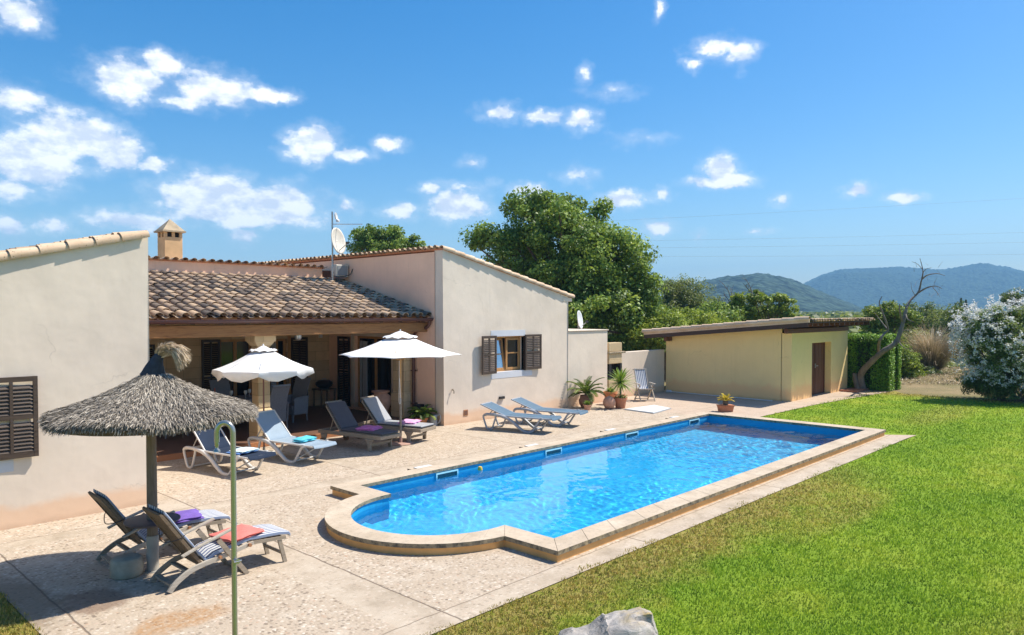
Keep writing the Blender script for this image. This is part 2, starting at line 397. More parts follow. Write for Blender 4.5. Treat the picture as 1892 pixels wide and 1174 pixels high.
def leafmat(name, stops, trans=.35, rough=.5, green=True):
    mt, t, b = newmat(name); a = t.attr()
    cc = t.ramp(a, stops); fin(mt, t, b, cc, rough, None, .35)
    tr = t.node('ShaderNodeBsdfTranslucent'); t.put(tr.inputs[0], t.mix(.5, cc, (.35, .42, .04), 'MIX') if green else cc)
    mx = t.node('ShaderNodeMixShader'); mx.inputs[0].default_value = trans
    t.l.new(b.outputs[0], mx.inputs[1]); t.l.new(tr.outputs[0], mx.inputs[2])
    t.l.new(mx.outputs[0], t.n['Material Output'].inputs[0]); return mt
leafmat('leaf_big', [(0, (0.053, 0.095, 0.024)), (.4, (0.133, 0.225, 0.043)), (.75, (0.266, 0.404, 0.071)), (1, (0.532, 0.620, 0.130))])
leafmat('leaf_lime', [(0, (0.088, 0.132, 0.018)), (.45, (0.227, 0.310, 0.039)), (1, (0.556, 0.620, 0.093))])
leafmat('leaf_olive', [(0, (0.077, 0.098, 0.039)), (.5, (0.175, 0.215, 0.078)), (1, (0.372, 0.411, 0.137))])
leafmat('leaf_dark', [(0, (0.024, 0.044, 0.016)), (.5, (0.060, 0.110, 0.032)), (1, (0.160, 0.240, 0.070))])
leafmat('leaf_hedge', [(0, (0.054, 0.120, 0.015)), (.5, (0.148, 0.312, 0.028)), (1, (0.376, 0.620, 0.060))], .2)
leafmat('leaf_oleander', [(0, (0.058, 0.102, 0.030)), (.5, (0.160, 0.245, 0.072)), (1, (0.366, 0.490, 0.143))])
leafmat('leaf_yucca', [(0, (.06, .13, .02)), (.5, (.16, .28, .04)), (1, (.34, .46, .09))], .25)
leafmat('leaf_cycad', [(0, (.03, .07, .012)), (.5, (.09, .16, .02)), (1, (.28, .32, .04))], .25)
leafmat('leaf_yellow', [(0, (.35, .28, .03)), (1, (.6, .48, .05))], .3, .5, False)
leafmat('petal_white', [(0, (.62, .62, .60)), (1, (.85, .85, .83))], .3, .5, False)
leafmat('petal_red', [(0, (.5, .05, .02)), (1, (.7, .12, .03))], .3, .5, False)
leafmat('dry_grass', [(0, (.17, .17, .06)), (.5, (.38, .29, .15)), (1, (.60, .46, .30))], .3, .5, False)
leafmat('straw', [(0, (.05, .043, .036)), (.35, (.16, .138, .112)), (.7, (.36, .31, .25)), (1, (.60, .53, .43))], .15, .8, False)
leafmat('tuft_straw', [(0, (.22, .16, .10)), (.5, (.55, .42, .28)), (1, (.85, .70, .52))], .2, .8, False)
plain('bark', (.16, .12, .09), .95, .3, 8, 1, 30, stretch=(1, 1, .3))
plain('bark_dead', (.20, .165, .14), .95, .35, 9, 1, 30, stretch=(1, 1, .3))
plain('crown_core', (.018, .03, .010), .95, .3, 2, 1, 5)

def lawn_colour(t, p):
    # patches of dry grass with an outline of their own
    n1 = t.noise(p, .55, 5, .6); n2 = t.noise(p, 2.6, 5, .65); n3 = t.noise(p, 14, 4, .6)
    cc = t.ramp(n1, [(.3, (.165, .285, .024)), (.52, (.245, .36, .032)), (.72, (.37, .43, .055))])
    cc = t.mix(t.mr(n2, .5, .75, 0, .35), cc, (.17, .31, .012))
    s = t.sep(p); x, y = s[0], s[1]
    wob = t.math('MULTIPLY', t.math('SUBTRACT', t.noise(p, 1.1, 5, .65), .5), 1.6)
    dryl = t.mr(t.math('ADD', y, wob), 3.95, 4.75, 0, 1)                                 # along the paving
    dryx = t.math('MULTIPLY', dryl, t.mr(t.math('ADD', x, wob), 15.5, 12.5, 0, 1))
    dryx = t.math('MULTIPLY', dryx, t.mr(n3, .3, .55, .45, 1))
    def blob(cx, cy, rx, ry, k, a):
        v = t.vmath('LENGTH', t.vmath('MULTIPLY', t.vmath('SUBTRACT', p, (cx, cy, 0)), (1/rx, 1/ry, 0)))
        v = t.math('ADD', v, t.math('MULTIPLY', wob, a)); return t.math('MULTIPLY', t.mr(v, 1.1, .5, 0, k), t.mr(n3, .3, .65, .25, 1))
    dry = t.math('MAXIMUM', dryx, blob(11.6, 4.0, 2.2, .55, .8, .45))
    dry = t.math('MAXIMUM', dry, blob(7.8, .1, 1.9, 1.6, .95, .4)); dry = t.math('MAXIMUM', dry, blob(24.5, 5.6, 3.4, .8, .55, .4))
    dry = t.math('MAXIMUM', dry, t.mr(t.math('ADD', x, wob), 28.4, 29.6, 0, .9))
    dcol = t.mix(t.mr(n3, .35, .65), (.24, .16, .045), (.46, .35, .12))
    return t.mix(t.math('MULTIPLY', dry, .85), cc, dcol), dry
def lawn_mats():
    mt, t, b = newmat('lawn_ground'); p = t.geo(); c, dry = lawn_colour(t, p)
    n = t.noise(p, 60, 4, .7); c = t.mix(t.mr(n, .35, .62, .45, 0), c, (.06, .09, .010))
    fin(mt, t, b, c, .95, t.bump(n, 1, .02), .1)
    mt, t, b = newmat('grass_blade'); p = t.geo(); c, dry = lawn_colour(t, p); a = t.attr()
    c = t.mix(t.mr(a, .1, 1, .0, 1), c, t.mix(1, c, (1.55, 1.4, 1.3), 'MULTIPLY')); c = t.mix(t.mr(a, .35, 0, 0, .65), c, t.mix(1, c, (.35, .4, .5), 'MULTIPLY'))
    fin(mt, t, b, c, .55, None, .3)
    tr = t.node('ShaderNodeBsdfTranslucent'); t.put(tr.inputs[0], c); mx = t.node('ShaderNodeMixShader'); mx.inputs[0].default_value = .35
    t.l.new(b.outputs[0], mx.inputs[1]); t.l.new(tr.outputs[0], mx.inputs[2]); t.l.new(mx.outputs[0], t.n['Material Output'].inputs[0])
lawn_mats()

def ground_mat():
    mt, t, b = newmat('scrub_ground'); p = t.geo()
    n = t.noise(p, .25, 6, .65); c = t.ramp(n, [(.3, (.10, .13, .035)), (.5, (.22, .18, .09)), (.7, (.36, .26, .15))])
    n2 = t.noise(p, 3, 6, .7); c = t.mix(t.mr(n2, .4, .7, 0, .5), c, (.19, .15, .085))
    x = t.sep(p)[0]
    c = t.mix(t.mr(t.vmath('LENGTH', t.scale(p, (1, 1, 0))), 60, 140, 0, .8), c, (.10, .12, .04))
    fin(mt, t, b, c, .95, t.bump(n2, 1, .08), .1)
ground_mat()

def terrace_mat():
    mt, t, b = newmat('pebble_terrace'); p = t.geo(); s = t.sep(p); x, y = s[0], s[1]
    wv = t.vmath('ADD', p, t.vmath('MULTIPLY', t.vmath('SUBTRACT', t.noise(p, 25, 3, out=1), (.5, .5, .5)), (.02, .02, 0)))
    v = t.node('ShaderNodeTexVoronoi'); t.put(v.inputs['Vector'], wv); v.inputs['Scale'].default_value = 27
    vc = t.sep(v.outputs['Color'])[0]; vd = v.outputs['Distance']
    peb = t.ramp(vc, [(0, (.13, .10, .075)), (.25, (.30, .23, .165)), (.55, (.47, .38, .28)), (.82, (.66, .58, .48)), (1, (.42, .27, .18))])
    mort = (.44, .355, .265)
    isb = t.math('MULTIPLY', t.mr(vd, .62, .45, 0, 1), t.mr(t.sep(v.outputs['Color'])[1], .32, .36, 0, 1))
    agg = t.mix(t.math('MULTIPLY', isb, .85), mort, peb)
    agg = t.mix(t.mr(t.noise(p, .9, 6, .65), .42, .68, 0, .5), agg, (.40, .32, .235))
    agg = t.mix(t.mr(t.noise(p, 3.3, 5, .7), .5, .75, 0, .45), agg, (.62, .55, .45))
    # smooth cement bands laid between the pebble fields
    wb = t.math('MULTIPLY', t.math('SUBTRACT', t.noise(p, 3, 3), .5), .05)
    xx = t.math('ADD', x, wb); yy = t.math('ADD', y, wb)
    band = None; joint = None
    def rng(c, a, b_): 
        m_ = t.math('MULTIPLY', t.mr(c, a-.012, a+.012), t.mr(c, b_+.012, b_-.012)); return m_
    def line(c, a, wd=.012): return t.mr(t.math('ABSOLUTE', t.math('SUBTRACT', c, a)), wd, wd*.4, 0, 1)
    lim = t.mr(x, 12.6, 12.4)
    for (a, b_) in ((1.6, 1.7), (4.30, 4.84), (8.15, 8.5), (12.25, 12.6), (16.2, 16.55)):
        m_ = rng(xx, a, b_); band = m_ if band is None else t.math('MAXIMUM', band, m_)
    for (a, b_) in ((5.0, 5.52), (10.95, 11.3)):
        band = t.math('MAXIMUM', band, rng(yy, a, b_))
    wide = t.math('MULTIPLY', t.mr(xx, 19.2, 19.25), 1.0); band = t.math('MAXIMUM', band, wide)
    for a in (2.24, 4.84, 8.15, 12.25):
        j = line(xx, a, .014); joint = j if joint is None else t.math('MAXIMUM', joint, j)
    for a in (5.52, 11.3): joint = t.math('MAXIMUM', joint, t.math('MULTIPLY', line(yy, a, .011), .8))
    for a in (23.0, 26.0): joint = t.math('MAXIMUM', joint, t.math('MULTIPLY', line(xx, a, .011), .7))
    sm = t.ramp(t.noise(p, 2.2, 6, .6), [(.3, (.30, .24, .17)), (.5, (.45, .37, .28)), (.7, (.53, .45, .35))])
    sm = t.mix(t.mr(xx, 19.2, 19.25, 0, .6), sm, (.50, .36, .27))
    c = t.mix(t.math('MULTIPLY', band, t.mr(t.noise(p, 2.7, 5, .65), .35, .6, .35, .85)), agg, sm)
    # foot-worn, lichened and wet spots
    n = t.noise(p, 7, 6, .7); c = t.mix(t.mr(n, .58, .78, 0, .35), c, (.33, .26, .19))
    def blob(cx, cy, rx, ry, k):
        L = t.vmath('LENGTH', t.vmath('MULTIPLY', t.vmath('SUBTRACT', p, (cx, cy, 0)), (1/rx, 1/ry, 0)))
        L = t.math('ADD', L, t.math('MULTIPLY', t.math('SUBTRACT', t.noise(p, 4, 5, .65), .5), 1.6)); return t.mr(L, 1.05, .6, 0, k)
    c = t.mix(t.math('MULTIPLY', blob(2.95, 7.22, .52, .30, .75), t.mr(t.noise(p, 16, 5, .7), .35, .6, .25, 1)), c, (.36, .18, .06))
    c = t.mix(blob(2.55, 8.35, .42, .40, .62), c, (.15, .085, .055))
    c = t.mix(blob(2.02, 8.9, .34, 1.2, .75), c, (.22, .165, .11))
    c = t.mix(t.math('MULTIPLY', joint, .75), c, (.14, .10, .07))
    h = t.math('ADD', t.math('MULTIPLY', t.math('SUBTRACT', 1, vd), t.math('SUBTRACT', 1, band)), t.math('MULTIPLY', t.noise(p, 50, 4), .4))
    h = t.math('SUBTRACT', h, t.math('MULTIPLY', joint, 1.5))
    return fin(mt, t, b, c, .85, t.bump(h, .6, .008), .25)
terrace_mat()
plain('porch_tile', (.16, .085, .055), .45, .15, 3, .1)
plain('step_wood', (.40, .17, .07), .7, .15, 3, .2)

def coping_mat():
    mt, t, b = newmat('coping_stone'); p = t.geo(); a = t.attr(); g = t.node('ShaderNodeNewGeometry')
    c = t.ramp(t.noise(p, 2.5, 6, .6), [(.3, (.40, .32, .23)), (.7, (.59, .49, .375))])
    c = t.mix(t.mr(a, 0, 1, 0, .4), c, (.56, .44, .32))
    n = t.noise(p, 14, 6, .7); c = t.mix(t.mr(n, .50, .70, 0, .55), c, (.30, .25, .19))
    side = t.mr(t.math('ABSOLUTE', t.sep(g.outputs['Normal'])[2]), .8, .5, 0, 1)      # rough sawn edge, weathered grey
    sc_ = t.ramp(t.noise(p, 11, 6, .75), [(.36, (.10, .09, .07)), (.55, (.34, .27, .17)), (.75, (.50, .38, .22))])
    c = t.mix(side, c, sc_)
    return fin(mt, t, b, c, .88, t.bump(t.noise(p, 40, 5, .7), .5, .008), .25)
coping_mat()
plain('pool_wall_paint', (.74, .40, .14), .85, .14, 4, .3, 40)

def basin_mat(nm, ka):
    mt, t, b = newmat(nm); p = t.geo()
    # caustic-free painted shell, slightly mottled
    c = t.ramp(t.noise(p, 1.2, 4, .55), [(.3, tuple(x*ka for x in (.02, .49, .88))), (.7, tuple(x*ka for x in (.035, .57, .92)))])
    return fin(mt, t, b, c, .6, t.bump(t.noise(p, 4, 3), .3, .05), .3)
basin_mat('pool_liner', 1); MATS['pool_liner_shaded'] = None; basin_mat('pool_liner_shaded', .6)  # second liner for the walls, their underwater shade put into a darker colour
def water_mat():
    mt, t, b = newmat('pool_water')
    t.n.remove(b); gl = t.node('ShaderNodeBsdfGlass'); gl.inputs['Roughness'].default_value = 0; gl.inputs['IOR'].default_value = 1.33; gl.inputs['Color'].default_value = (.97, .995, 1, 1)
    t.l.new(gl.outputs[0], t.n['Material Output'].inputs[0]); MATS['pool_water'] = mt
water_mat()
def rock_mat():
    mt, t, b = newmat('rock'); p = t.obj()
    n = t.noise(t.scale(p, (1, 1, 3)), 3.5, 7, .7, .5); c = t.ramp(n, [(.3, (.13, .115, .10)), (.5, (.36, .33, .30)), (.72, (.52, .48, .43))])
    z = t.sep(p)[2]; c = t.mix(t.math('MULTIPLY', t.mr(z, .33, .40), t.mr(t.noise(p, 9, 4), .4, .6, 0, .8)), c, (.48, .35, .12))
    return fin(mt, t, b, c, .95, t.bump(n, 1, .03), .2)
rock_mat()
def hill_mat(name, a, b_):
    mt, t, b = newmat(name); p = t.geo()
    v = t.vor(p, 1/10); n = t.noise(p, 1/45, 6, .65)
    c = t.mix(t.mr(v, .25, .7), tuple(x*1.7 for x in b_), tuple(x*.7 for x in a)); c = t.mix(t.mr(n, .45, .62, 0, .5), c, tuple(x*1.9 for x in b_))
    return fin(mt, t, b, c, .95, t.bump(t.math('MULTIPLY', v, -1), 1, 4), .1)
hill_mat('hill_wood', (.012, .024, .020), (.032, .052, .036))
# ---------------------------------------------------------------- ground, terrace, lawn
def arc(cx, cy, r, a0, a1, n): return [(cx+r*math.cos(R(a0+(a1-a0)*i/n)), cy+r*math.sin(R(a0+(a1-a0)*i/n))) for i in range(n+1)]
PX0, PX1, PY0, PY1 = 6.72, 19.24, 5.56, 10.42          # pool, outer edge of the coping
CW = .36; BC = (6.98, 8.02); RI, RO = 1.24, 1.60       # rounded end
IX0, IX1, IY0, IY1 = PX0+CW, PX1-CW-.02, PY0+CW, PY1-.33
dO = math.degrees(math.acos((BC[0]-PX0)/RO)); dI = math.degrees(math.acos(max(-1, (BC[0]-IX0)/RI)))
outer = [(PX0, PY1), (PX1, PY1), (PX1, PY0), (PX0, PY0)]
arcO = arc(*BC, RO, 180+dO, 180-dO, 28); arcI = arc(*BC, RI, 180+dI, 180-dI, 28)
outer_poly = [(PX0, PY0)]+arcO+[(PX0, PY1), (PX1, PY1), (PX1, PY0)]
inner_poly = [(IX0, IY0)]+arcI+[(IX0, IY1), (IX1, IY1), (IX1, IY0)]
def inset(o_, i_, k): return [(a[0]+(b[0]-a[0])*k, a[1]+(b[1]-a[1])*k) for a, b in zip(o_, i_)]
hole = inset(outer_poly, inner_poly, .5)
big = 5200
g_ = MB(); g_.poly([(-big, -big), (big, -big), (big, big), (-big, big)], [hole], -.03)
tag(g_.build('ground', 'scrub_ground'), kind='structure')
TY = 5.2; LEFT = 1.93
g_ = MB(); g_.poly([(LEFT, TY), (12, TY-.06), (19.2, TY-.12), (19.85, TY-.16), (PX1+.01, PY0+.25), (PX1+.01, 9.25), (24.2, 9.15), (30.6, 8.55), (30.9, 9.6), (30.5, 15.2), (12.9, 15.2), (12.9, 20.3), (4.3, 20.3), (4.3, 12.2), (LEFT, 12.2), (LEFT, 10.2)], [hole], 0)
tag(g_.build('terrace', 'pebble_terrace'), kind='structure')
g_ = MB(); g_.poly([(-14, -14), (29.2, -14), (29.3, 3.5), (29.8, 8.0), (30.6, 8.55), (24.2, 9.15), (PX1-.1, 9.25), (PX1-.1, PY0+.2), (19.8, TY-.14), (12, TY-.03), (LEFT, TY+.03), (LEFT, 13), (-14, 13)], [], -.012)
tag(g_.build('lawn', 'lawn_ground'), kind='structure')

def build_grass():
    N = 470000
    # density falls with distance: the same number of blades for each ratio of distance
    u = nr.random(N); d = 6.3*np.exp(u*math.log(34/6.3)); a = (nr.random(N)*2.15-.85); s = a*d
    x = d*FW[0]+s*RT[0]; y = d*FW[1]+s*RT[1]
    edge = TY-.02+(nr.random(N)-.5)*.07+.05*np.sin(x*1.9)+.045*np.sin(x*4.7+1)+.04*np.sin(x*11+np.sin(x*3)*2)+.04-.14*np.clip((x-4)/15, 0, 1)
    ok = (y < edge) & (x > 1.0) & (x < 29.3)
    ok2 = (x > PX1+.02) & (x < 29.8) & (y > 4) & (y < 9.22-.10*np.clip((x-24)/6, 0, 6)) 
    ok3 = (x < LEFT+.03) & (y > 4)
    tri = (x > PX1-.2) & (x < 19.85) & (y > TY-.2) & (y < PY0+.45)
    k = (ok | ok2 | ok3) & ~tri; x, y, d = x[k], y[k], d[k]; n = len(x)
    # tufting
    tu = (np.sin(x*9.1+np.sin(y*7.7)*2)+np.sin(y*11.3+np.sin(x*6.1)*2))*.5
    h = (.022+.018*nr.random(n)+.010*tu)*(1+d*.012); wd = (.0022+.0018*nr.random(n))*(1+d*.16)
    an = nr.random(n)*2*np.pi; ln = nr.random(n)*.9; la = nr.random(n)*2*np.pi
    V = np.zeros((n, 3, 3), np.float32); cx, sx = np.cos(an)*wd, np.sin(an)*wd
    V[:, 0, 0] = x-cx; V[:, 0, 1] = y-sx; V[:, 1, 0] = x+cx; V[:, 1, 1] = y+sx; V[:, :2, 2] = -.012
    V[:, 2, 0] = x+np.cos(la)*ln*h; V[:, 2, 1] = y+np.sin(la)*ln*h; V[:, 2, 2] = -.012+h
    lv = np.clip(.5+.3*tu+(nr.random(n)-.5)*.9, 0, 1)
    o = np_mesh('grass', V.reshape(-1, 3), np.arange(n*3).reshape(-1, 3), lv, 'grass_blade', k=3)
    tag(o, 'short bright green lawn grass around the pool terrace', 'grass', kind='stuff')
build_grass()

# ---------------------------------------------------------------- pool
pool = thing('swimming_pool', 'long blue swimming pool with a rounded shallow end and a raised stone coping', 'swimming pool', (12.9, 8, 0))
def P_(o): o.parent = pool; o.matrix_parent_inverse = Matrix.Translation((-12.9, -8, 0)); return o
cp = MB(); zt, zb = .15, .092
def stone(quad): cp.prism(quad, zb, zt, rnd.random())
gap = .0018
def run(x0, y0, x1, y1, ix0, iy0, ix1, iy1, ln=.62):
    L = math.hypot(x1-x0, y1-y0); n = max(1, round(L/ln)); cuts = [0]+[ (i+ (rnd.random()-.5)*.25)/n for i in range(1, n)]+[1]
    for a, b in zip(cuts, cuts[1:]):
        a += gap/L; b -= gap/L; lp = lambda p, q, t_: p+(q-p)*t_
        q = [(lp(x0, x1, a), lp(y0, y1, a)), (lp(x0, x1, b), lp(y0, y1, b)), (lp(ix0, ix1, b), lp(iy0, iy1, b)), (lp(ix0, ix1, a), lp(iy0, iy1, a))]
        ar = sum(q[i][0]*q[(i+1) % 4][1]-q[(i+1) % 4][0]*q[i][1] for i in range(4))
        stone(q if ar > 0 else q[::-1])
run(PX0, PY0, PX1, PY0, IX0, IY0, IX1, IY0); run(PX1, PY0, PX1, PY1, IX1, IY0, IX1, IY1)
run(PX1, PY1, PX0, PY1, IX1, IY1, IX0, IY1)
run(PX0, PY0, arcO[0][0], arcO[0][1], IX0, IY0, arcI[0][0], arcI[0][1]); run(arcO[-1][0], arcO[-1][1], PX0, PY1, arcI[-1][0], arcI[-1][1], IX0, IY1)
for i in range(0, 28, 2):
    k0, k1 = i, i+2
    q = [arcO[k0], arcO[k0+1], arcO[k1], arcI[k1], arcI[k0+1], arcI[k0]]
    q = [(x+(q[(j+3) % 6][0]-x)*0, y) for j, (x, y) in enumerate(q)]
    ar = sum(q[j][0]*q[(j+1) % 6][1]-q[(j+1) % 6][0]*q[j][1] for j in range(6)); stone(q if ar > 0 else q[::-1])
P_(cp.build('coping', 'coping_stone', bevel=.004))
def ring_wall(poly_a, poly_b, z0, z1):
    mb = MB(); n = len(poly_a)
    for i in range(n):
        j = (i+1) % n; a, b, c, d = poly_a[i], poly_a[j], poly_b[j], poly_b[i]
        mb.add([(*a, z0), (*b, z0), (*b, z1), (*a, z1), (*d, z0), (*c, z0), (*c, z1), (*d, z1)], [(0, 1, 2, 3), (5, 4, 7, 6), (3, 2, 6, 7)])
    return mb
P_(ring_wall(inset(outer_poly, inner_poly, .07), inset(outer_poly, inner_poly, .5), -.1, zb-.001).build('wall', 'pool_wall_paint'))
bs = inset(inner_poly, outer_poly, .06); bf = bs
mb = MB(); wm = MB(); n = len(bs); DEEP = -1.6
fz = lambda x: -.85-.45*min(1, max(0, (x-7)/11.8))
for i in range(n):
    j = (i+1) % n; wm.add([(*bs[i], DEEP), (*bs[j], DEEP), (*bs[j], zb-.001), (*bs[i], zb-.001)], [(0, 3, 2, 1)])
mb.poly(bs, [], DEEP); mb.v = [(x, y, fz(x) if z == DEEP else z) for x, y, z in mb.v]
# entry steps in the rounded end
for k, (zz, rr) in enumerate(((-.60, 1.16), (-.40, .84), (-.2, .52))):
    pts = arc(BC[0], BC[1], RI+.02, 180+70-k*16, 180-70+k*16, 16)
    xe = BC[0]-.15-k*.32; pts = [(min(x, xe), y) for x, y in pts]; mb.prism(pts[::-1], DEEP, zz)
P_(mb.build('basin', 'pool_liner')); P_(wm.build('basin_wall', 'pool_liner_shaded'))
wp = np.array(inset(inner_poly, outer_poly, .28))
def inside(X, Y, poly):
    r = np.zeros(X.shape, bool); n = len(poly); j = n-1
    for i in range(n):
        xi, yi = poly[i]; xj, yj = poly[j]
        r ^= ((yi > Y) != (yj > Y)) & (X < (xj-xi)*(Y-yi)/(yj-yi+1e-12)+xi); j = i
    return r
def water():
    # real rippled surface: a sum of many small crossing waves
    c = .026; xs = np.arange(5.5, 19.2, c); ys = np.arange(5.7, 10.5, c); X, Y = np.meshgrid(xs, ys, indexing='ij'); Z = np.zeros_like(X); g = np.random.default_rng(5)
    wx = X+.10*np.sin(Y*1.9+.7*X)+.05*np.sin(Y*5.1-X*3.2); wy = Y+.10*np.sin(X*1.7+.9*Y)+.05*np.sin(X*4.3+Y*3.7)
    for k in range(60):
        L = .085*(1.5/.085)**g.random()**1.15; th = g.normal()*.9+1.1; ph = g.random()*6.28; kk = 2*math.pi/L; A = .0105*L/ (1+L*.9)*(.5+g.random())
        Z += A*.17*np.sin(kk*(wx*math.cos(th)+wy*math.sin(th))+ph)
    amp = .65+.5*np.sin(X*.55+1)*np.sin(Y*.8+X*.3); Z *= amp
    n, m_ = X.shape; V = np.stack([X, Y, Z+.0], -1).reshape(-1, 3); cx_ = (X[:-1, :-1]+c/2); cy_ = (Y[:-1, :-1]+c/2); ok = inside(cx_, cy_, wp)
    I, J = np.nonzero(ok); a = I*m_+J; F = np.stack([a, a+m_, a+m_+1, a+1], 1); used, inv = np.unique(F, return_inverse=True); V = V[used]; F = inv.reshape(F.shape)
    o = np_mesh('pool_water', V, F, np.zeros(len(F)), 'pool_water'); o.data.polygons.foreach_set('use_smooth', [True]*len(F)); tag(o, kind='structure'); return o
wt = water(); wt.cycles.is_caustics_caster = True; sl.cycles.is_caustics_light = True
for o in bpy.data.objects:
    if o.name in ('basin', 'basin_wall'): o.cycles.is_caustics_receiver = True
for (u, lidu) in ((9.0, 8.95), (12.05, 12.05), (15.02, 15.0), (18.05, 18.05)):
    m_ = MB(); y0, y1 = IY1+.02-.03, IY1+.014
    m_.box(u-.27, u+.27, y0, y1, .050, .072); m_.box(u-.27, u+.27, y0, y1, -.14, -.118); m_.box(u-.27, u-.245, y0, y1, -.118, .050); m_.box(u+.245, u+.27, y0, y1, -.118, .050)
    f_ = P_(m_.build('skimmer', 'skimmer_frame'))
    m_ = MB(); m_.box(u-.243, u+.243, y1-.008, y1+.012, -.116, .048); m_.build('skimmer_mouth', 'skimmer_dark', f_)
    # stone box of the skimmer standing out behind the coping, with a white lid
    m_ = MB(); m_.box(lidu-.30, lidu+.24, PY1-.02, PY1+.40, 0, .075); sb = P_(m_.build('skimmer_box', 'coping_stone', bevel=.006))
    m_ = MB(); m_.box(lidu-.2, lidu+.17, PY1+.05, PY1+.34, .0765, .09); m_.build('lid', 'white_board', sb, bevel=.004)
mb = MB(); mb.lathe([(.0, -.06), (.035, -.05), (.05, 0), (.035, .05), (0, .06)], (9.75, IY1-.10, .01), 12)
tag(mb.build('pool_float', 'buoy_yellow', smooth=True), 'small yellow chlorine float bobbing beside the first skimmer', 'float')

# ---------------------------------------------------------------- roof tiles
def tiles(name, P0, across, down, ncol, nrow, pitch, row, parent, mat='roof_tile', base=.5, r=.088, mess=1.0, end_only=False):
    """barrel tiles: P0 = top corner, across / down = unit vectors in the roof plane"""
    a = Vector(across).normalized(); dn = Vector(down).normalized(); n = a.cross(dn).normalized()
    if n.z < 0: n = -n
    mb = MB(); P0 = Vector(P0); K = 6
    for c in range(ncol):
        for q in range(nrow):
            lvb = base+(rnd.random()-.5)*.75
            if rnd.random() < .08: lvb = rnd.choice((.02, .95))
            j = lambda s_: (rnd.random()-.5)*s_*mess
            o = P0+a*((c+.5)*pitch+j(.018))+dn*(q*row+j(.03)); L = row*1.22; yaw = j(.05)
            d2 = (dn+a*yaw).normalized(); lift = .012
            for kind in (0, 1):
                if kind == 0: o2, r0, r1, l0, l1, sg = o+n*.035, r*.84, r, .0, lift+.012+j(.008), 1
                else: o2, r0, r1, l0, l1, sg = o+a*pitch*.5+n*.05, r, r*.84, .0, lift, -1
                vs = []
                for e, (rr, ll, t_) in enumerate(((r0, l0, 0), (r1, l1, L))):
                    for k in range(K+1):
                        th = math.pi*k/K; vs.append(o2+d2*t_+a*math.cos(th)*rr+n*(math.sin(th)*rr*sg*(.82 if sg > 0 else .55)+ll))
                fs = [(k, k+1, K+2+k, K+1+k) for k in range(K)]
                if kind == 0:   # thickness at the open lower end
                    b0 = len(vs)
                    for k in range(K+1):
                        th = math.pi*k/K; vs.append(o2+d2*L+a*math.cos(th)*(r1-.016)+n*(math.sin(th)*(r1-.016)*.82+l1))
                    for k in range(K+1):
                        th = math.pi*k/K; vs.append(o2+d2*(L*.3)+a*math.cos(th)*(r1-.018)+n*(math.sin(th)*(r1-.018)*.82))
                    fs += [(K+1+k, K+2+k, b0+k+1, b0+k) for k in range(K)]+[(b0+k, b0+k+1, b0+K+2+k, b0+K+1+k) for k in range(K)]
                mb.add(vs, fs, min(1, max(0, lvb if kind == 0 else lvb-.12)))
    return mb.build(name, mat, parent, smooth=True)
def verge(name, p0, p1, ln, r, parent, out=(0, -1, 0), mat='verge_tile'):
    """one row of cover tiles along a sloping gable edge, from high p0 to low p1"""
    p0, p1 = Vector(p0), Vector(p1); dn = (p1-p0).normalized(); L = (p1-p0).length; n = round(L/ln); ln = L/n
    a = Vector(out); nn = dn.cross(a).normalized(); nn = nn if nn.z > 0 else -nn; mb = MB(); K = 8
    for q in range(n):
        o = p0+dn*(q*ln); vs = []; Lx = ln*1.12; j = (rnd.random()-.5)*.012
        for (rr, ll, t_) in ((r*.82, 0, 0), (r, .014, Lx)):
            for k in range(K+1):
                th = R(-32+(180+32)*k/K); vs.append(o+dn*t_+a*(math.cos(th)*rr+j)+nn*(math.sin(th)*rr*.8+ll))
        b0 = len(vs)
        for (rr, ll, t_) in ((r-.018, .014, Lx), (r-.018, 0, Lx*.2)):
            for k in range(K+1):
                th = R(-32+(180+32)*k/K); vs.append(o+dn*t_+a*(math.cos(th)*rr+j)+nn*(math.sin(th)*rr*.8+ll))
        fs = [(k, k+1, K+2+k, K+1+k) for k in range(K)]+[(K+1+k, K+2+k, b0+k+1, b0+k) for k in range(K)]+[(b0+k, b0+k+1, b0+K+2+k, b0+K+1+k) for k in range(K)]
        mb.add(vs, fs, rnd.random())
    return mb.build(name, mat, parent, smooth=True)
def slab(mb, outer, holes, axis, a0, a1):
    """wall slab with openings; outline in (x,z) for axis 'y' or (y,z) for axis 'x'"""
    polys = [[Vector((x, y, 0)) for x, y in p] for p in [outer]+list(holes)]
    tri = tessellate_polygon(polys); flat = [v for p in polys for v in p]
    mk = (lambda v, a: (v.x, a, v.y)) if axis == 'y' else (lambda v, a: (a, v.x, v.y))
    N = len(flat); vs = [mk(v, a0) for v in flat]+[mk(v, a1) for v in flat]; fs = []
    for t_ in tri: fs.append(tuple(t_)); fs.append(tuple(N+i for i in reversed(t_)))
    b = 0
    for p in polys:
        n = len(p)
        for i in range(n): j = (i+1) % n; fs.append((b+i, b+j, N+b+j, N+b+i))
        b += n
    mb.add(vs, fs); return mb
def rect(a, b, c, d): return [(a, c), (b, c), (b, d), (a, d)]

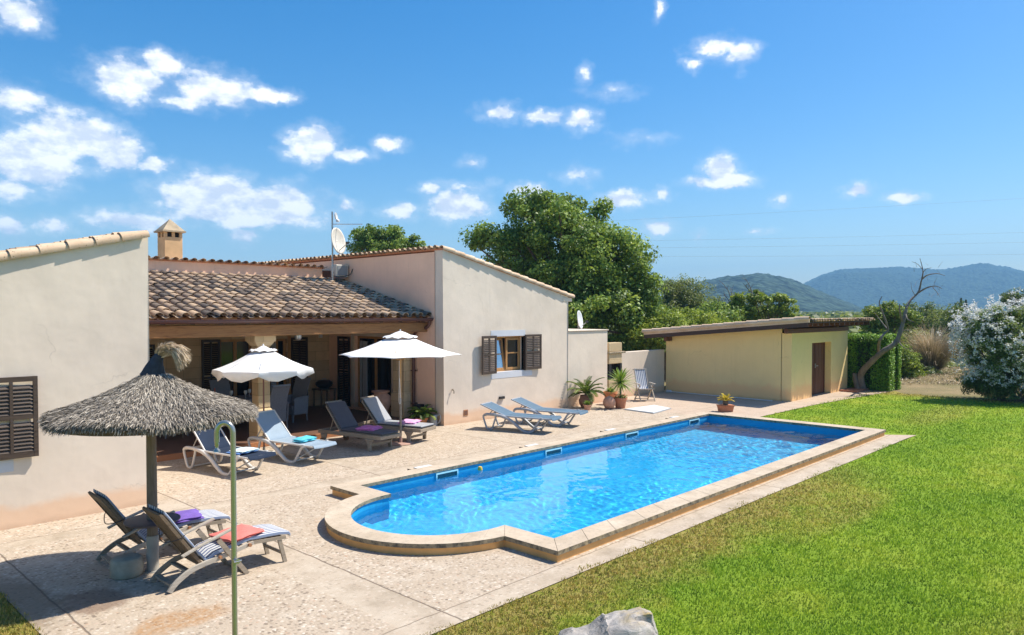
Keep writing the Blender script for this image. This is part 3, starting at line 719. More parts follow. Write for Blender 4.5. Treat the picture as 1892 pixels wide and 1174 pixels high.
# ---------------------------------------------------------------- the house
house = thing('house', 'low stone and plaster villa with tiled roofs and a shaded porch behind the pool', 'house', (0, 0, 0))
sl_ = .243; XL = 4.47; YL = 12.0; zl = lambda x: 4.17-sl_*(XL-x)
mb = MB(); slab(mb, [(-3.2, -.05), (XL, -.05), (XL, zl(XL)), (-3.2, zl(-3.2))], [rect(1.08, 2.30, .96, 2.08)], 'y', YL, YL+.3)
mb.box(XL-.3, XL, YL+.301, 20, -.05, 4.09); mb.box(-3.2, -2.9, YL+.301, 20, -.05, zl(-3.2)-.02); mb.box(-2.9, XL-.301, 19.7, 20, -.05, 2.3)
wl = mb.build('wing_wall', 'cream_plaster', house, bevel=.02, seg=3)
mb = MB(); mb.hexa([(-3.4, YL+.02, zl(-3.4)), (XL-.02, YL+.02, zl(XL-.02)), (XL-.02, 20, zl(XL-.02)), (-3.4, 20, zl(-3.4)), (-3.4, YL+.02, zl(-3.4)+.04), (XL-.02, YL+.02, zl(XL)+.04), (XL-.02, 20, zl(XL)+.04), (-3.4, 20, zl(-3.4)+.04)])
rw = mb.build('wing_roof', 'terracotta', house)
verge('verge_tiles', (XL+.02, YL+.03, zl(XL)+.045), (-3.4, YL+.03, zl(-3.4)+.045), .375, .115, rw)
tiles('roof_tiles', (XL, YL+.12, zl(XL)+.03), (0, 1, 0), (-1, 0, -sl_), 32, 24, .245, .33, rw, base=.62)
# right wing
XR, YR, XE, XB = 12.9, 14.6, 18.12, 27.0
sr = (4.66-3.5)/(XE-XR); zr = lambda x: 4.66-sr*(x-XR)
mb = MB(); slab(mb, [(XR, -.05), (XE, -.05), (XE, zr(XE)), (XR, zr(XR))], [rect(14.84, 16.06, 1.29, 2.32)], 'y', YR, YR+.32)
mb.box(XE-.3, XE, YR+.321, XB, -.05, zr(XE)-.03)
mb.box(XR+.31, XE-.31, XB-.3, XB, -.05, 3.4)
wr = mb.build('wing_wall', 'cream_plaster', house, bevel=.02, seg=3)
mb = MB(); slab(mb, rect(YR+.321, XB, -.05, 4.62), [rect(16.82, 18.62, .14, 2.30)], 'x', XR, XR+.3)
mb.build('porch_side_wall', 'pink_plaster', house)
mb = MB(); mb.hexa([(XR-.02, YR-.02, zr(XR)), (XE+.2, YR-.02, zr(XE+.2)), (XE+.2, XB, zr(XE+.2)), (XR-.02, XB, zr(XR)), (XR-.02, YR-.02, zr(XR)+.04), (XE+.2, YR-.02, zr(XE+.2)+.04), (XE+.2, XB, zr(XE+.2)+.04), (XR-.02, XB, zr(XR)+.04)])
rr = mb.build('wing_roof', 'terracotta', house)
verge('verge_tiles', (XR-.05, YR+.03, zr(XR)+.045), (XE+.22, YR+.03, zr(XE+.22)+.045), .38, .11, rr)
tiles('roof_tiles', (XR-.11, YR+.12, zr(XR)+.045), (0, 1, 0), (1, 0, -sr), 55, 17, .224, .33, rr, base=.7, r=.082)
mb = MB(); mb.box(XE-.02-.22, XE+.2, YR-.012, YR+.12, zr(XE)-.15, zr(XE)-.02); mb.build('eave_block', 'cream_plaster', house, bevel=.01)
# low annex with a flat roof terrace
mb = MB(); mb.box(XE+.001, 20.26, YR, 18.6, -.05, 2.40); mb.build('annex_wall', 'cream_plaster', house, bevel=.02, seg=3)
mb = MB(); mb.box(XE+.002, 20.29, YR-.03, 18.62, 2.401, 2.435); mb.build('annex_coping', 'garden_plaster', house, bevel=.008)
# porch back wall, its upper strip above the porch roof, roof behind
YB = 20.0
mb = MB(); slab(mb, rect(XL, XR-.001, -.05, 4.03), [rect(6.5, 7.55, .12, 2.12), rect(9.38, 10.34, .12, 2.24), rect(10.86, 11.44, .12, 2.22)], 'y', YB, YB+.3)
mb.build('porch_back_wall', 'porch_stone', house)
mb = MB(); mb.box(XL+.001, 12.35, 19.5, 19.8, 3.95, 4.34); mb.build('upper_wall', 'pink_plaster', house, bevel=.015)
mb = MB(); mb.hexa([(12.351, 19.75, 3.95), (12.9, 19.75, 3.95), (12.9, 21, 3.95), (12.351, 21, 3.95), (12.55, 19.75, 4.3), (12.9, 19.75, 4.3), (12.9, 21, 4.3), (12.55, 21, 4.3)]); mb.build('return_wall', 'terracotta_dark', house)
sc2 = .2
mb = MB(); mb.hexa([(XL, 19.46, 4.345), (12.38, 19.46, 4.345), (12.38, 27, 4.345-7.5*sc2), (XL, 27, 4.345-7.5*sc2), (XL, 19.46, 4.37), (12.38, 19.46, 4.37), (12.38, 27, 4.37-7.5*sc2), (XL, 27, 4.37-7.5*sc2)])
rc = mb.build('rear_roof', 'terracotta', house)
tiles('roof_tiles', (XL, 19.38, 4.355), (1, 0, 0), (0, 1, -sc2), 33, 22, .24, .33, rc, base=.7, r=.085)
# porch roof
ze, zt2, ye, yt = 2.90, 4.00, 15.13, 19.48; sp = (zt2-ze)/(yt-ye); dl = math.hypot(zt2-ze, yt-ye)
mb = MB(); mb.hexa([(XL, ye+.1, ze-.05), (XR-.002, ye+.1, ze-.05), (XR-.002, yt, zt2-.07), (XL, yt, zt2-.07), (XL, ye+.1, ze+.0), (XR-.002, ye+.1, ze+.0), (XR-.002, yt, zt2-.02), (XL, yt, zt2-.02)])
pr = mb.build('porch_roof', 'beam_wood', house)
tiles('roof_tiles', (XL-.05, yt+.03, zt2-.01), (1, 0, 0), (0, -1, -sp), 33, 14, .258, dl/14, pr, base=.44, r=.098, mess=1.5)
mb = MB(); 
for k in range(14): x = 4.75+k*.6; mb.bar((x, ye+.05, ze-.10), (x, yt+.4, zt2-.10+.4*sp), .09, .10)
mb.build('rafters', 'dark_wood', pr)
mb = MB(); mb.box(XL, XR-.02, 15.22, 15.44, 2.48, 2.735); mb.build('beam', 'beam_wood', house, bevel=.015)
# gutter, brackets, downpipe
mb = MB(); K = 8
for (r1, sgn) in ((.075, 1), (.066, -1)):
    vs = [(x, 15.04-math.cos(math.pi*k/K)*r1, 2.845-math.sin(math.pi*k/K)*r1) for x in (XL+.01, XR-.03) for k in range(K+1)]
    mb.add(vs, [(k, k+1, K+2+k, K+1+k) for k in range(K)])
mb.box(XL+.01, XR-.03, 14.955, 14.975, 2.84, 2.856); mb.add([(XR-.03, 15.04-math.cos(math.pi*k/K)*.075, 2.845-math.sin(math.pi*k/K)*.075) for k in range(K+1)], [tuple(range(K+1))])
gt = mb.build('gutter', 'gutter_paint', house)
for k in range(10): x = 4.9+k*.86; mb = MB(); mb.box(x-.012, x+.012, 14.95, 15.12, 2.856, 2.88); mb.build('bracket', 'gutter_paint', gt)
mb = MB(); mb.tube([(12.80, 15.04, 2.78), (12.80, 15.06, 2.68), (12.80, 15.16, 2.60), (12.80, 15.42, 2.55), (12.80, 15.6, 2.49), (12.80, 15.70, 2.38), (12.80, 15.72, 2.2), (12.80, 15.72, .08)], .045, 10)
for z in (.5, 1.4, 2.2): mb.box(12.74, 12.897, 15.665, 15.775, z, z+.03)
mb.build('downpipe', 'gutter_paint', house, smooth=True)
# porch floor and column
mb = MB(); mb.box(XL, XR-.001, 15.28, YB-.001, .004, .118); fl = mb.build('porch_floor', 'porch_tile', house)
mb = MB(); mb.box(XL, XR-.9, 15.23, 15.279, .0, .119); mb.build('step_edge', 'step_wood', fl, bevel=.006)
mb = MB(); cx, cy = 8.30, 15.68
mb.box(cx-.15, cx+.15, cy-.15, cy+.15, .82, 2.22)
clm = mb.build('column', 'pillar_stone', house, bevel=.02)
mb = MB(); mb.box(cx-.2, cx+.2, cy-.2, cy+.2, .12, .76); mb.hexa([(cx-.2, cy-.2, .761), (cx+.2, cy-.2, .761), (cx+.2, cy+.2, .761), (cx-.2, cy+.2, .761), (cx-.151, cy-.151, .819), (cx+.151, cy-.151, .819), (cx+.151, cy+.151, .819), (cx-.151, cy+.151, .819)])
mb.build('base', 'pillar_stone', clm, bevel=.012)
mb = MB(); mb.hexa([(cx-.151, cy-.151, 2.221), (cx+.151, cy-.151, 2.221), (cx+.151, cy+.151, 2.221), (cx-.151, cy+.151, 2.221), (cx-.24, cy-.22, 2.34), (cx+.24, cy-.22, 2.34), (cx+.24, cy+.22, 2.34), (cx-.24, cy+.22, 2.34)])
mb.box(cx-.26, cx+.26, cy-.23, cy+.23, 2.341, 2.479); mb.build('capital', 'pillar_stone', clm, bevel=.01)
mb = MB(); mb.box(XR-.32, XR-.002, 15.86, 16.36, .12, 2.48); mb.box(XR-.36, XR-.002, 15.82, 16.4, .12, .78); mb.box(XR-.34, XR-.002, 15.84, 16.38, 1.7, 1.76)
mb.build('pilaster', 'pillar_stone', house, bevel=.012)
# doors and shutters in the porch
def louvre_leaf(mb, w_, h_, t_=.04, cols=2, split=.5, step=.052):
    """shutter leaf in local x (0..w), z (0..h), y thickness"""
    st_ = .055
    mb.box(0, st_, 0, t_, 0, h_); mb.box(w_-st_, w_, 0, t_, 0, h_)
    for z0, z1 in ((0, .075), (h_-.07, h_), (h_*split-.03, h_*split+.03)): mb.box(st_+.0005, w_-st_-.0005, .002, t_-.002, z0, z1)
    if cols == 2: mb.box(w_/2-.02, w_/2+.02, .001, t_-.001, .0755, h_-.0705)
    xs = [(st_, w_/2-.02), (w_/2+.02, w_-st_)] if cols == 2 else [(st_, w_-st_)]
    for x0, x1 in xs:
        z = .10
        while z < h_-.10:
            if abs(z-h_*split) > .05: mb.hexa([(x0, .004, z-.018), (x1, .004, z-.018), (x1, .010, z-.022), (x0, .010, z-.022), (x0, t_-.012, z+.022), (x1, t_-.012, z+.022), (x1, t_-.006, z+.018), (x0, t_-.006, z+.018)])
            z += step
def place_local(o, loc, rz): o.location = loc; o.rotation_euler = (0, 0, rz)
def leaf(parent, w_, h_, loc, rz, mat='shutter_wood', cols=2):
    mb = MB(); louvre_leaf(mb, w_, h_, cols=cols); o = mb.build('shutter', mat, parent); place_local(o, loc, rz); return o
def french_door(x0, x1, y, z0, z1, axis='y'):
    mb = MB(); m2 = MB(); m3 = MB()
    def bx(M_, a, b, c, d, e0, e1):
        if axis == 'y': M_.box(a, b, y+e0, y+e1, c, d)
        else: M_.box(y+e0, y+e1, a, b, c, d)
    bx(mb, x0, x0+.07, z0, z1, .10, .17); bx(mb, x1-.07, x1, z0, z1, .10, .17); bx(mb, x0+.07, x1-.07, z1-.07, z1, .101, .169); bx(mb, x0+.07, x1-.07, z0, z0+.12, .101, .169)
    c = (x0+x1)/2; bx(mb, c-.05, c+.05, z0+.12, z1-.07, .102, .168)
    f_ = mb.build('door', 'window_wood', house, bevel=.004)
    bx(m2, x0+.07, x1-.07, z0+.12, z1-.07, .13, .14); m2.build('pane', 'pane_dark', f_)
    return f_
french_door(9.38, 10.34, YB, .12, 2.24); wd_ = french_door(10.86, 11.44, YB, .12, 2.22)
mb = MB(); mb.box(10.95, 11.12, YB+.085, YB+.125, .3, 2.1); mb.build('curtain', 'curtain', wd_)
fd = french_door(16.82, 18.62, XR, .14, 2.30, 'x')
mb = MB(); mb.box(XR+.09, XR+.125, 18.16, 18.36, .3, 2.15); mb.box(XR+.09, XR+.125, 18.42, 18.5, .3, 2.15); mb.build('curtain', 'curtain', fd)
leaf(house, .52, 2.1, (8.84, YB-.05, .15), 0, 'dark_wood'); leaf(house, .55, 2.1, (11.56, YB-.05, .15), 0, 'dark_wood')
leaf(house, .62, 2.12, (XR-.05, 18.80, .15), R(90), 'dark_wood'); leaf(house, .5, 2.05, (7.1, YB-.05, .12), 0, 'dark_wood')
mb = MB(); mb.box(XR-.03, XR-.001, 18.63, 18.79, .119, 2.42); mb.box(XR-.03, XR-.001, 16.66, 16.81, .119, 2.42); mb.box(XR-.028, XR-.001, 16.811, 18.629, 2.301, 2.42); mb.box(XR-.22, XR-.001, 16.5, 19.0, .119, .155)
mb.build('door_surround', 'garden_plaster', house, bevel=.006)
mb = MB(); mb.box(11.46, 11.545, YB-.03, YB-.001, .12, 2.3); mb.box(10.77, 10.855, YB-.03, YB-.001, .12, 2.3); mb.build('door_jamb', 'window_wood', house)
# windows with open louvred shutters
def window(x0, x1, y, z0, z1, swl, swr, tilt=True):
    mb = MB(); F_ = .14
    mb.box(x0, x0+.06, y+F_, y+F_+.06, z0, z1); mb.box(x1-.06, x1, y+F_, y+F_+.06, z0, z1); mb.box(x0+.06, x1-.06, y+F_, y+F_+.06, z1-.055, z1); mb.box(x0+.06, x1-.06, y+F_, y+F_+.06, z0, z0+.055)
    fr = mb.build('window', 'window_wood', house, bevel=.004)
    c = (x0+x1)/2; zm = z0+(z1-z0)*.52
    mb = MB(); a, b = c-.03, x1-.062; mb.box(a, a+.065, y+F_-.02, y+F_+.03, z0+.056, z1-.056); mb.box(b-.065, b, y+F_-.02, y+F_+.03, z0+.056, z1-.056)
    for zz in (z0+.056, zm-.02, z1-.12): mb.box(a+.065, b-.065, y+F_-.019, y+F_+.029, zz, zz+.06 if zz != zm-.02 else zz+.035)
    s1 = mb.build('sash', 'window_wood', fr, bevel=.003)
    mb = MB(); mb.box(a+.065, b-.065, y+F_+.0, y+F_+.01, z0+.1, z1-.1)
    mb.build('pane', 'pane_dark', s1)
    # left sash, tilted open into the room
    mb = MB(); wq = c-.03-x0-.065; hq = z1-z0-.115
    mb.box(0, .06, 0, .045, 0, hq); mb.box(wq-.06, wq, 0, .045, 0, hq); mb.box(.06, wq-.06, .001, .044, 0, .06); mb.box(.06, wq-.06, .001, .044, hq-.06, hq); mb.box(.06, wq-.06, .002, .043, hq*.48, hq*.48+.035)
    s2 = mb.build('sash', 'window_wood', fr, bevel=.003); s2.location = (x0+.062, y+F_+.01, z0+.058); s2.rotation_euler = (R(-7), 0, 0)
    mb = MB(); mb.box(.06, wq-.06, .018, .026, .06, hq-.06); mb.build('pane', 'pane_sky', s2)
    mb = MB(); mb.box(x0-.16, x1+.06, y-.006, y-.001, z1+.001, z1+.175); mb.build('lintel', 'white_paint', fr)
    mb = MB(); mb.box(x0-.16, x1+.36, y-.006, y-.001, z0-.165, z0+.0); mb.box(x0-.001, x1+.001, y-.0065, y+F_-.001, z0-.0005, z0+.012); mb.build('sill', 'white_paint', fr)
    w1 = swl; o = leaf(fr, w1, z1-z0+.04, (x0-.02-w1*.995, y-.135, z0-.01), R(3.5)); o.name = 'shutter'
    o = leaf(fr, swr, z1-z0+.01, (x1+.02, y-.06, z0+.02), R(-1.5))
    mb = MB(); mb.box(x1+.0, x1+.018, y-.05, y+.10, z0+.013, z1-.001); mb.build('shutter_hinge_post', 'dark_wood', fr)
    return fr
glass_pane('pane_sky', (.42, .5, .6)); MATS['pane_sky'].node_tree.nodes['Principled BSDF'].inputs['Metallic'].default_value = .9
window(14.84, 16.06, YR, 1.29, 2.32, .60, .70); window(1.08, 2.30, YL, .96, 2.08, .6, .63)
# small fittings on the right wing's gable wall
mb = MB(); mb.box(13.62, 13.78, YR-.012, YR-.001, .19, .35); v_ = mb.build('air_vent', 'copper_vent', house); mb = MB(); mb.box(13.645, 13.755, YR-.016, YR-.0125, .215, .325); mb.build('grille', 'terracotta_dark', v_)
mb = MB(); mb.box(15.0, 15.2, YR-.05, YR-.001, .53, .60); mb.build('wall_lamp', 'black_metal', house)
mb = MB(); mb.tube([(13.2, YR, .93), (13.2, YR-.06, .93), (13.2, YR-.08, .90), (13.2, YR-.08, .84)], .012, 8); mb.tube([(13.17, YR-.04, .955), (13.23, YR-.04, .955)], .008, 6); mb.build('tap', 'tap_metal', house, smooth=True)
# chimney
mb = MB(); hx, hy = 8.28, 20.6
mb.box(hx-.24, hx+.24, hy-.24, hy+.24, 4.1, 5.05)
mb.box(hx-.24, hx-.16, hy-.24, hy-.16, 5.051, 5.18); mb.box(hx+.16, hx+.24, hy-.24, hy-.16, 5.051, 5.18); mb.box(hx-.24, hx-.16, hy+.16, hy+.24, 5.051, 5.18); mb.box(hx+.16, hx+.24, hy+.16, hy+.24, 5.051, 5.18)
mb.box(hx-.04, hx+.04, hy-.239, hy-.16, 5.051, 5.18); mb.box(hx-.239, hx-.16, hy-.04, hy+.04, 5.051, 5.18)
chm = mb.build('chimney', 'pillar_plain', house, bevel=.01) if 'pillar_plain' in MATS else mb.build('chimney', plain('pillar_plain', (.68, .44, .23), .9, .14, 3, .4, 30), house, bevel=.01)
mb = MB(); mb.box(hx-.2, hx+.2, hy-.2, hy+.2, 5.0505, 5.17); mb.build('flue', 'fireplace_black', chm)
mb = MB(); e = .31; mb.box(hx-e, hx+e, hy-e, hy+e, 5.181, 5.225)
mb.add([(hx-e+.02, hy-e+.02, 5.226), (hx+e-.02, hy-e+.02, 5.226), (hx+e-.02, hy+e-.02, 5.226), (hx-e+.02, hy+e-.02, 5.226), (hx, hy, 5.56)], [(0, 1, 4), (1, 2, 4), (2, 3, 4), (3, 0, 4)]); mb.build('cap', 'terracotta_pinkish' if 0 else plain('cap_stone', (.42, .33, .22), .9, .25, 6, .5, 30), chm)
# lamps of the porch
mb = MB(); mb.tube([(9.3, 15.75, 2.75), (9.3, 15.75, 2.58)], .012, 6); mb.lathe([(.02, .2), (.06, .16), (.09, .08), (.085, .0), (.05, -.06), (0, -.07)], (9.3, 15.75, 2.40), 14)
# ---------------------------------------------------------------- garden wall, fireplace, shed
mb = MB(); mb.box(20.27, 24.39, 14.92, 15.12, -.03, 1.60); gw = tag(mb.build('garden_wall', 'garden_plaster', bevel=.015, seg=3), 'low cream plastered wall joining the villa and the yellow shed', 'wall')
fp = thing('outdoor_fireplace', 'sandstone outdoor fireplace with a dark opening at the end of the villa', 'fireplace', (20.75, 14.8, 0))
def at_(o, p): o.matrix_parent_inverse = Matrix.Translation((-p[0], -p[1], -p[2])); return o
mb = MB(); mb.box(20.38, 21.14, 14.62, 14.91, 0, .72); at_(mb.build('base', 'pillar_stone', fp, bevel=.01), fp.location)
mb = MB(); mb.box(20.38, 20.52, 14.62, 14.91, .721, 1.25); mb.box(21.02, 21.14, 14.62, 14.91, .721, 1.25); mb.box(20.521, 21.019, 14.86, 14.91, .721, 1.25); at_(mb.build('firebox', 'fireplace_black', fp), fp.location)
mb = MB(); mb.box(20.38, 21.14, 14.62, 14.91, 1.251, 1.60); mb.box(20.38, 21.14, 14.621, 14.91, 1.66, 1.97); at_(mb.build('hood', 'pillar_stone', fp, bevel=.02), fp.location)
mb = MB(); mb.box(20.34, 21.3, 14.57, 14.95, 1.601, 1.659); at_(mb.build('mantel', 'coping_stone', fp, bevel=.01), fp.location)

shed = thing('shed', 'yellow plastered shed with a sloping tiled roof and a brown plank door', 'shed', (0, 0, 0))
SX0, SX1, SY0, SY1 = 24.4, 29.75, 10.03, 14.85; rz_ = lambda y: 2.60-.0845*(y-9.6)
mb = MB(); slab(mb, rect(SX0, SX1, -.05, 2.30), [rect(26.2, 28.05, -.04, 1.92)], 'y', SY0, SY0+.34)
slab(mb, [(SY0+.341, -.05), (SY1, -.05), (SY1, rz_(SY1)-.02), (SY0+.341, rz_(SY0+.34)-.02)], [], 'x', SX0, SX0+.2)
slab(mb, [(SY0+.341, -.05), (SY1, -.05), (SY1, rz_(SY1)-.02), (SY0+.341, rz_(SY0+.34)-.02)], [], 'x', SX1-.2, SX1)
mb.box(SX0+.21, SX1-.21, SY1-.2, SY1, -.05, 2.1); mb.build('wall', 'shed_plaster', shed, bevel=.012)
mb = MB(); RX0, RX1, RY0, RY1 = 23.86, 29.92, 9.28, 15.5
def rp(x, y, dz): return (x, y, rz_(y)+dz)
mb.hexa([rp(RX0+.04, RY0+.03, .03), rp(RX1-.04, RY0+.03, .03), rp(RX1-.04, RY1, .03), rp(RX0+.04, RY1, .03), rp(RX0+.04, RY0+.03, .07), rp(RX1-.04, RY0+.03, .07), rp(RX1-.04, RY1, .07), rp(RX0+.04, RY1, .07)])
srf = mb.build('roof', 'fascia_wood', shed)
mb = MB()
for x in (RX0, RX1-.04):
    mb = MB(); mb.hexa([rp(x, RY0, -.09), rp(x+.039, RY0, -.09), rp(x+.039, RY1, -.09), rp(x, RY1, -.09), rp(x, RY0, .05), rp(x+.039, RY0, .05), rp(x+.039, RY1, .05), rp(x, RY1, .05)])
    mb.build('fascia', 'fascia_wood', srf)
    mb = MB(); x += -.02 if x < 25 else .02; mb.hexa([rp(x, RY0-.04, .051), rp(x+.06, RY0-.04, .051), rp(x+.06, RY1, .051), rp(x, RY1, .051), rp(x, RY0-.04, .17), rp(x+.06, RY0-.04, .17), rp(x+.06, RY1, .17), rp(x, RY1, .17)]); mb.build('verge_band', 'verge_tile', srf)
mb = MB()
for k in range(12): x = SX0+.12+k*.5; mb.bar((x, RY0+.1, rz_(RY0+.1)-.02), (x, SY1, rz_(SY1)-.02), .09, .10)
mb.build('rafters', 'door_wood', srf)
mb = MB(); mb.box(SX0-.35, SX1+.05, SY0-.03, SY0+.12, 2.301, 2.46); mb.build('beam', 'door_wood', shed, bevel=.01); mb = MB(); mb.box(SX0-.35, SX0+.3, SY1-.25, SY1-.1, 1.93, 2.08); mb.build('beam', 'door_wood', shed, bevel=.01)
verge('verge_tiles', (RX0+.03, RY0-.05, rz_(RY0-.05)+.17), (RX0+.03, RY1, rz_(RY1)+.17), .42, .12, srf, (-1, 0, 0), 'roof_tile_pale' if 0 else 'verge_tile')
tiles('roof_tiles', (RX0+.06, RY0-.06, rz_(RY0)+.085), (1, 0, 0), (0, 1, -.0845), 27, 16, .236, .36, srf, base=.62, r=.086)
mb = MB()
for k in range(12): x = 26.2+k*.154; mb.box(x+.004+(.008 if k == 6 else 0), x+.150, SY0+.24+.004*(k % 2), SY0+.275, .012, 1.905)
for x in (26.21, 27.14): mb.box(x, x+.075, SY0+.225, SY0+.2395, .02, 1.9); mb.box(x+.82, x+.895, SY0+.225, SY0+.2395, .02, 1.9)
mb.box(26.2, 28.05, SY0+.275, SY0+.29, 0, 1.91)
dr = mb.build('door', 'door_wood', shed)
mb = MB(); mb.box(27.05, 27.10, SY0+.205, SY0+.239, .98, 1.14); mb.tube([(27.075, SY0+.20, 1.06), (27.075, SY0+.17, 1.06), (27.2, SY0+.17, 1.06)], .014, 6); mb.build('handle', 'zinc', dr)
mb = MB(); mb.box(28.85, 30.4, 9.35, 9.98, .002, .075); tag(mb.build('brick_step', 'brick_red', bevel=.01), 'low red brick step on the ground at the right corner of the shed', 'step')
# ---------------------------------------------------------------- porch lamp
mb.v = []; mb.f = []; mb.a = []
mb.tube([(9.3, 15.75, 2.75), (9.3, 15.75, 2.58)], .012, 6); mb.lathe([(.02, .2), (.06, .16), (.09, .08), (.085, .0), (.05, -.06), (0, -.07)], (9.3, 15.75, 2.40), 14)
tag(mb.build('pendant_lamp', 'zinc', smooth=True), 'small grey lantern hanging from the porch beam right of the column', 'lamp')
mb = MB(); mb.box(12.52, 12.62, 19.93, 19.999, 2.22, 2.36); tag(mb.build('wall_lamp', 'white_plastic', bevel=.01), 'small white wall lamp on the porch back wall above the barbecue', 'lamp')

def xf(loc, hx_, hy_):
    """placement of a thing whose local +x points along heading (hx_,hy_)"""
    return loc, math.atan2(hy_, hx_)
def spline(pts, n=6):
    out = []; P = [Vector(p) for p in pts]
    for i in range(len(P)-1):
        p0 = P[max(i-1, 0)]; p1 = P[i]; p2 = P[i+1]; p3 = P[min(i+2, len(P)-1)]
        for k in range(n):
            t = k/n; out.append(.5*((2*p1)+(p2-p0)*t+(2*p0-5*p1+4*p2-p3)*t*t+(3*p1-p0-3*p2+p3)*t**3))
    out.append(P[-1]); return out

# ---------------------------------------------------------------- resin sun loungers
def ribbon(mb, path, y0, y1, th, nseg=1, sag=0):
    """sheet following path of (x,z), from y0 to y1, thickness th"""
    n = len(path); vs = []
    for (x, z) in path:
        for k in range(nseg+1):
            t = k/nseg; vs.append((x, y0+(y1-y0)*t, z-sag*4*t*(1-t)))
    N = len(vs); vs += [(x, y, z-th) for x, y, z in vs]; m = nseg+1; fs = []
    for i in range(n-1):
        for k in range(nseg):
            a = i*m+k; fs.append((a, a+m, a+m+1, a+1)); fs.append((N+a, N+a+1, N+a+m+1, N+a+m))
        fs.append((i*m, N+i*m, N+(i+1)*m, (i+1)*m)); b = i*m+nseg; fs.append((b, b+m, N+b+m, N+b))
    for k in range(nseg): fs.append((k, k+1, N+k+1, N+k)); a = (n-1)*m+k; fs.append((a, N+a, N+a+1, a+1))
    mb.add(vs, fs)
def resin_lounger(label, loc, h, ang, frame, sling, group, L=.74):
    t = thing('sun_lounger', label, 'sun lounger', loc, math.atan2(h[1], h[0]), group)
    def leg_pts(s): 
        return spline([(.05, s, .345), (.13, s, .395), (.35, s, .40), (.6, s, .37), (.85, s, .275), (1.05, s, .13), (1.2, s, .035), (1.32, s, .018), (1.42, s, .03)], 4)
    mb = MB()
    for s in (-.315, .315):
        pts = leg_pts(s); mb.tube([(p.x, p.y, p.z) for p in pts], [.028+.014*math.sin(math.pi*i/len(pts)) for i in range(len(pts))], 8)
        mb.tube(spline([(.05, s, .345), (.075, s, .25), (.15, s, .06), (.20, s, .02), (.27, s, .02), (.33, s, .10), (.42, s, .37)], 4), .024, 8)
        mb.tube(spline([(1.30, s, .02), (1.42, s, .03), (1.52, s, .17), (1.64, s, .34), (1.70, s, .375)], 4), .026, 8)
        mb.tube([(1.0, s*.96, .375), (1.93, s*.96, .372)], .02, 8); mb.tube([(.55, s*.96, .38), (1.0, s*.96, .375)], .02, 8)
        mb.lathe([(0, -.03), (.03, -.03), (.036, 0), (.03, .03), (0, .03)], (1.68, s, .37), 10); mb.lathe([(0, -.03), (.03, -.03), (.036, 0), (.03, .03), (0, .03)], (.42, s, .385), 10)
    for x, z in ((.2, .03), (1.35, .03), (1.92, .37), (.06, .35)): mb.tube([(x, -.31, z), (x, .31, z)], .016, 8)
    mb.tube([(1.35, -.3, .03), (1.66, .3, .35)], .012, 6)
    mb.build('frame', frame, t, smooth=True)
    mb = MB(); ribbon(mb, [(.64+1.30*i/16, .392+.006*math.sin(i*.9)-.012*math.sin(math.pi*i/16)) for i in range(17)]+[(1.96, .375), (1.975, .35)], -.30, .30, .012, 6, .012)
    mb.build('seat_sling', sling, t, smooth=True)
    c, s = math.cos(ang), math.sin(ang); b0 = (.66, .395)
    mb = MB(); ribbon(mb, [(b0[0]-c*L*k/8-s*.02*math.sin(math.pi*k/8), b0[1]+s*L*k/8-c*.0) for k in range(9)], -.275, .275, .012, 6, .010)
    bk = mb.build('backrest', sling, t, smooth=True)
    mb = MB(); tp = (b0[0]-c*L, b0[1]+s*L)
    for y in (-.285, .285): mb.tube([(b0[0], y, b0[1]-.012), (tp[0], y, tp[1]-.012)], .017, 8)
    mb.tube([(tp[0], -.285, tp[1]-.012), (tp[0], .285, tp[1]-.012)], .017, 8)
    for y in (-.2, .2): mb.tube([(b0[0]-c*L*.55, y, b0[1]+s*L*.55-.02), (.17, y, .39)], .012, 6)
    mb.tube([(.17, -.3, .39), (.17, .3, .39)], .014, 6)
    mb.build('backrest_frame', frame, bk, smooth=True)
    return t
G1 = 'resin sun loungers beside the pool'
resin_lounger('sun lounger with a dark navy sling, half hidden under the straw parasol', (6.27, 14.43, 0), (.19, -.982), R(46), 'resin_frame', 'sling_navy', G1)
resin_lounger('sun lounger with a pale blue raised backrest in front of the porch column', (7.66, 14.57, 0), (.2, -.98), R(45), 'resin_frame', 'sling_pale', G1)
resin_lounger('left one of the two steel blue loungers standing before the shuttered window', (13.48, 13.54, 0), (.29, -.957), R(20), 'resin_blue_grey', 'sling_blue', G1)
resin_lounger('right one of the two steel blue loungers standing before the shuttered window', (14.80, 13.70, 0), (.28, -.96), R(20), 'resin_blue_grey', 'sling_blue', G1)

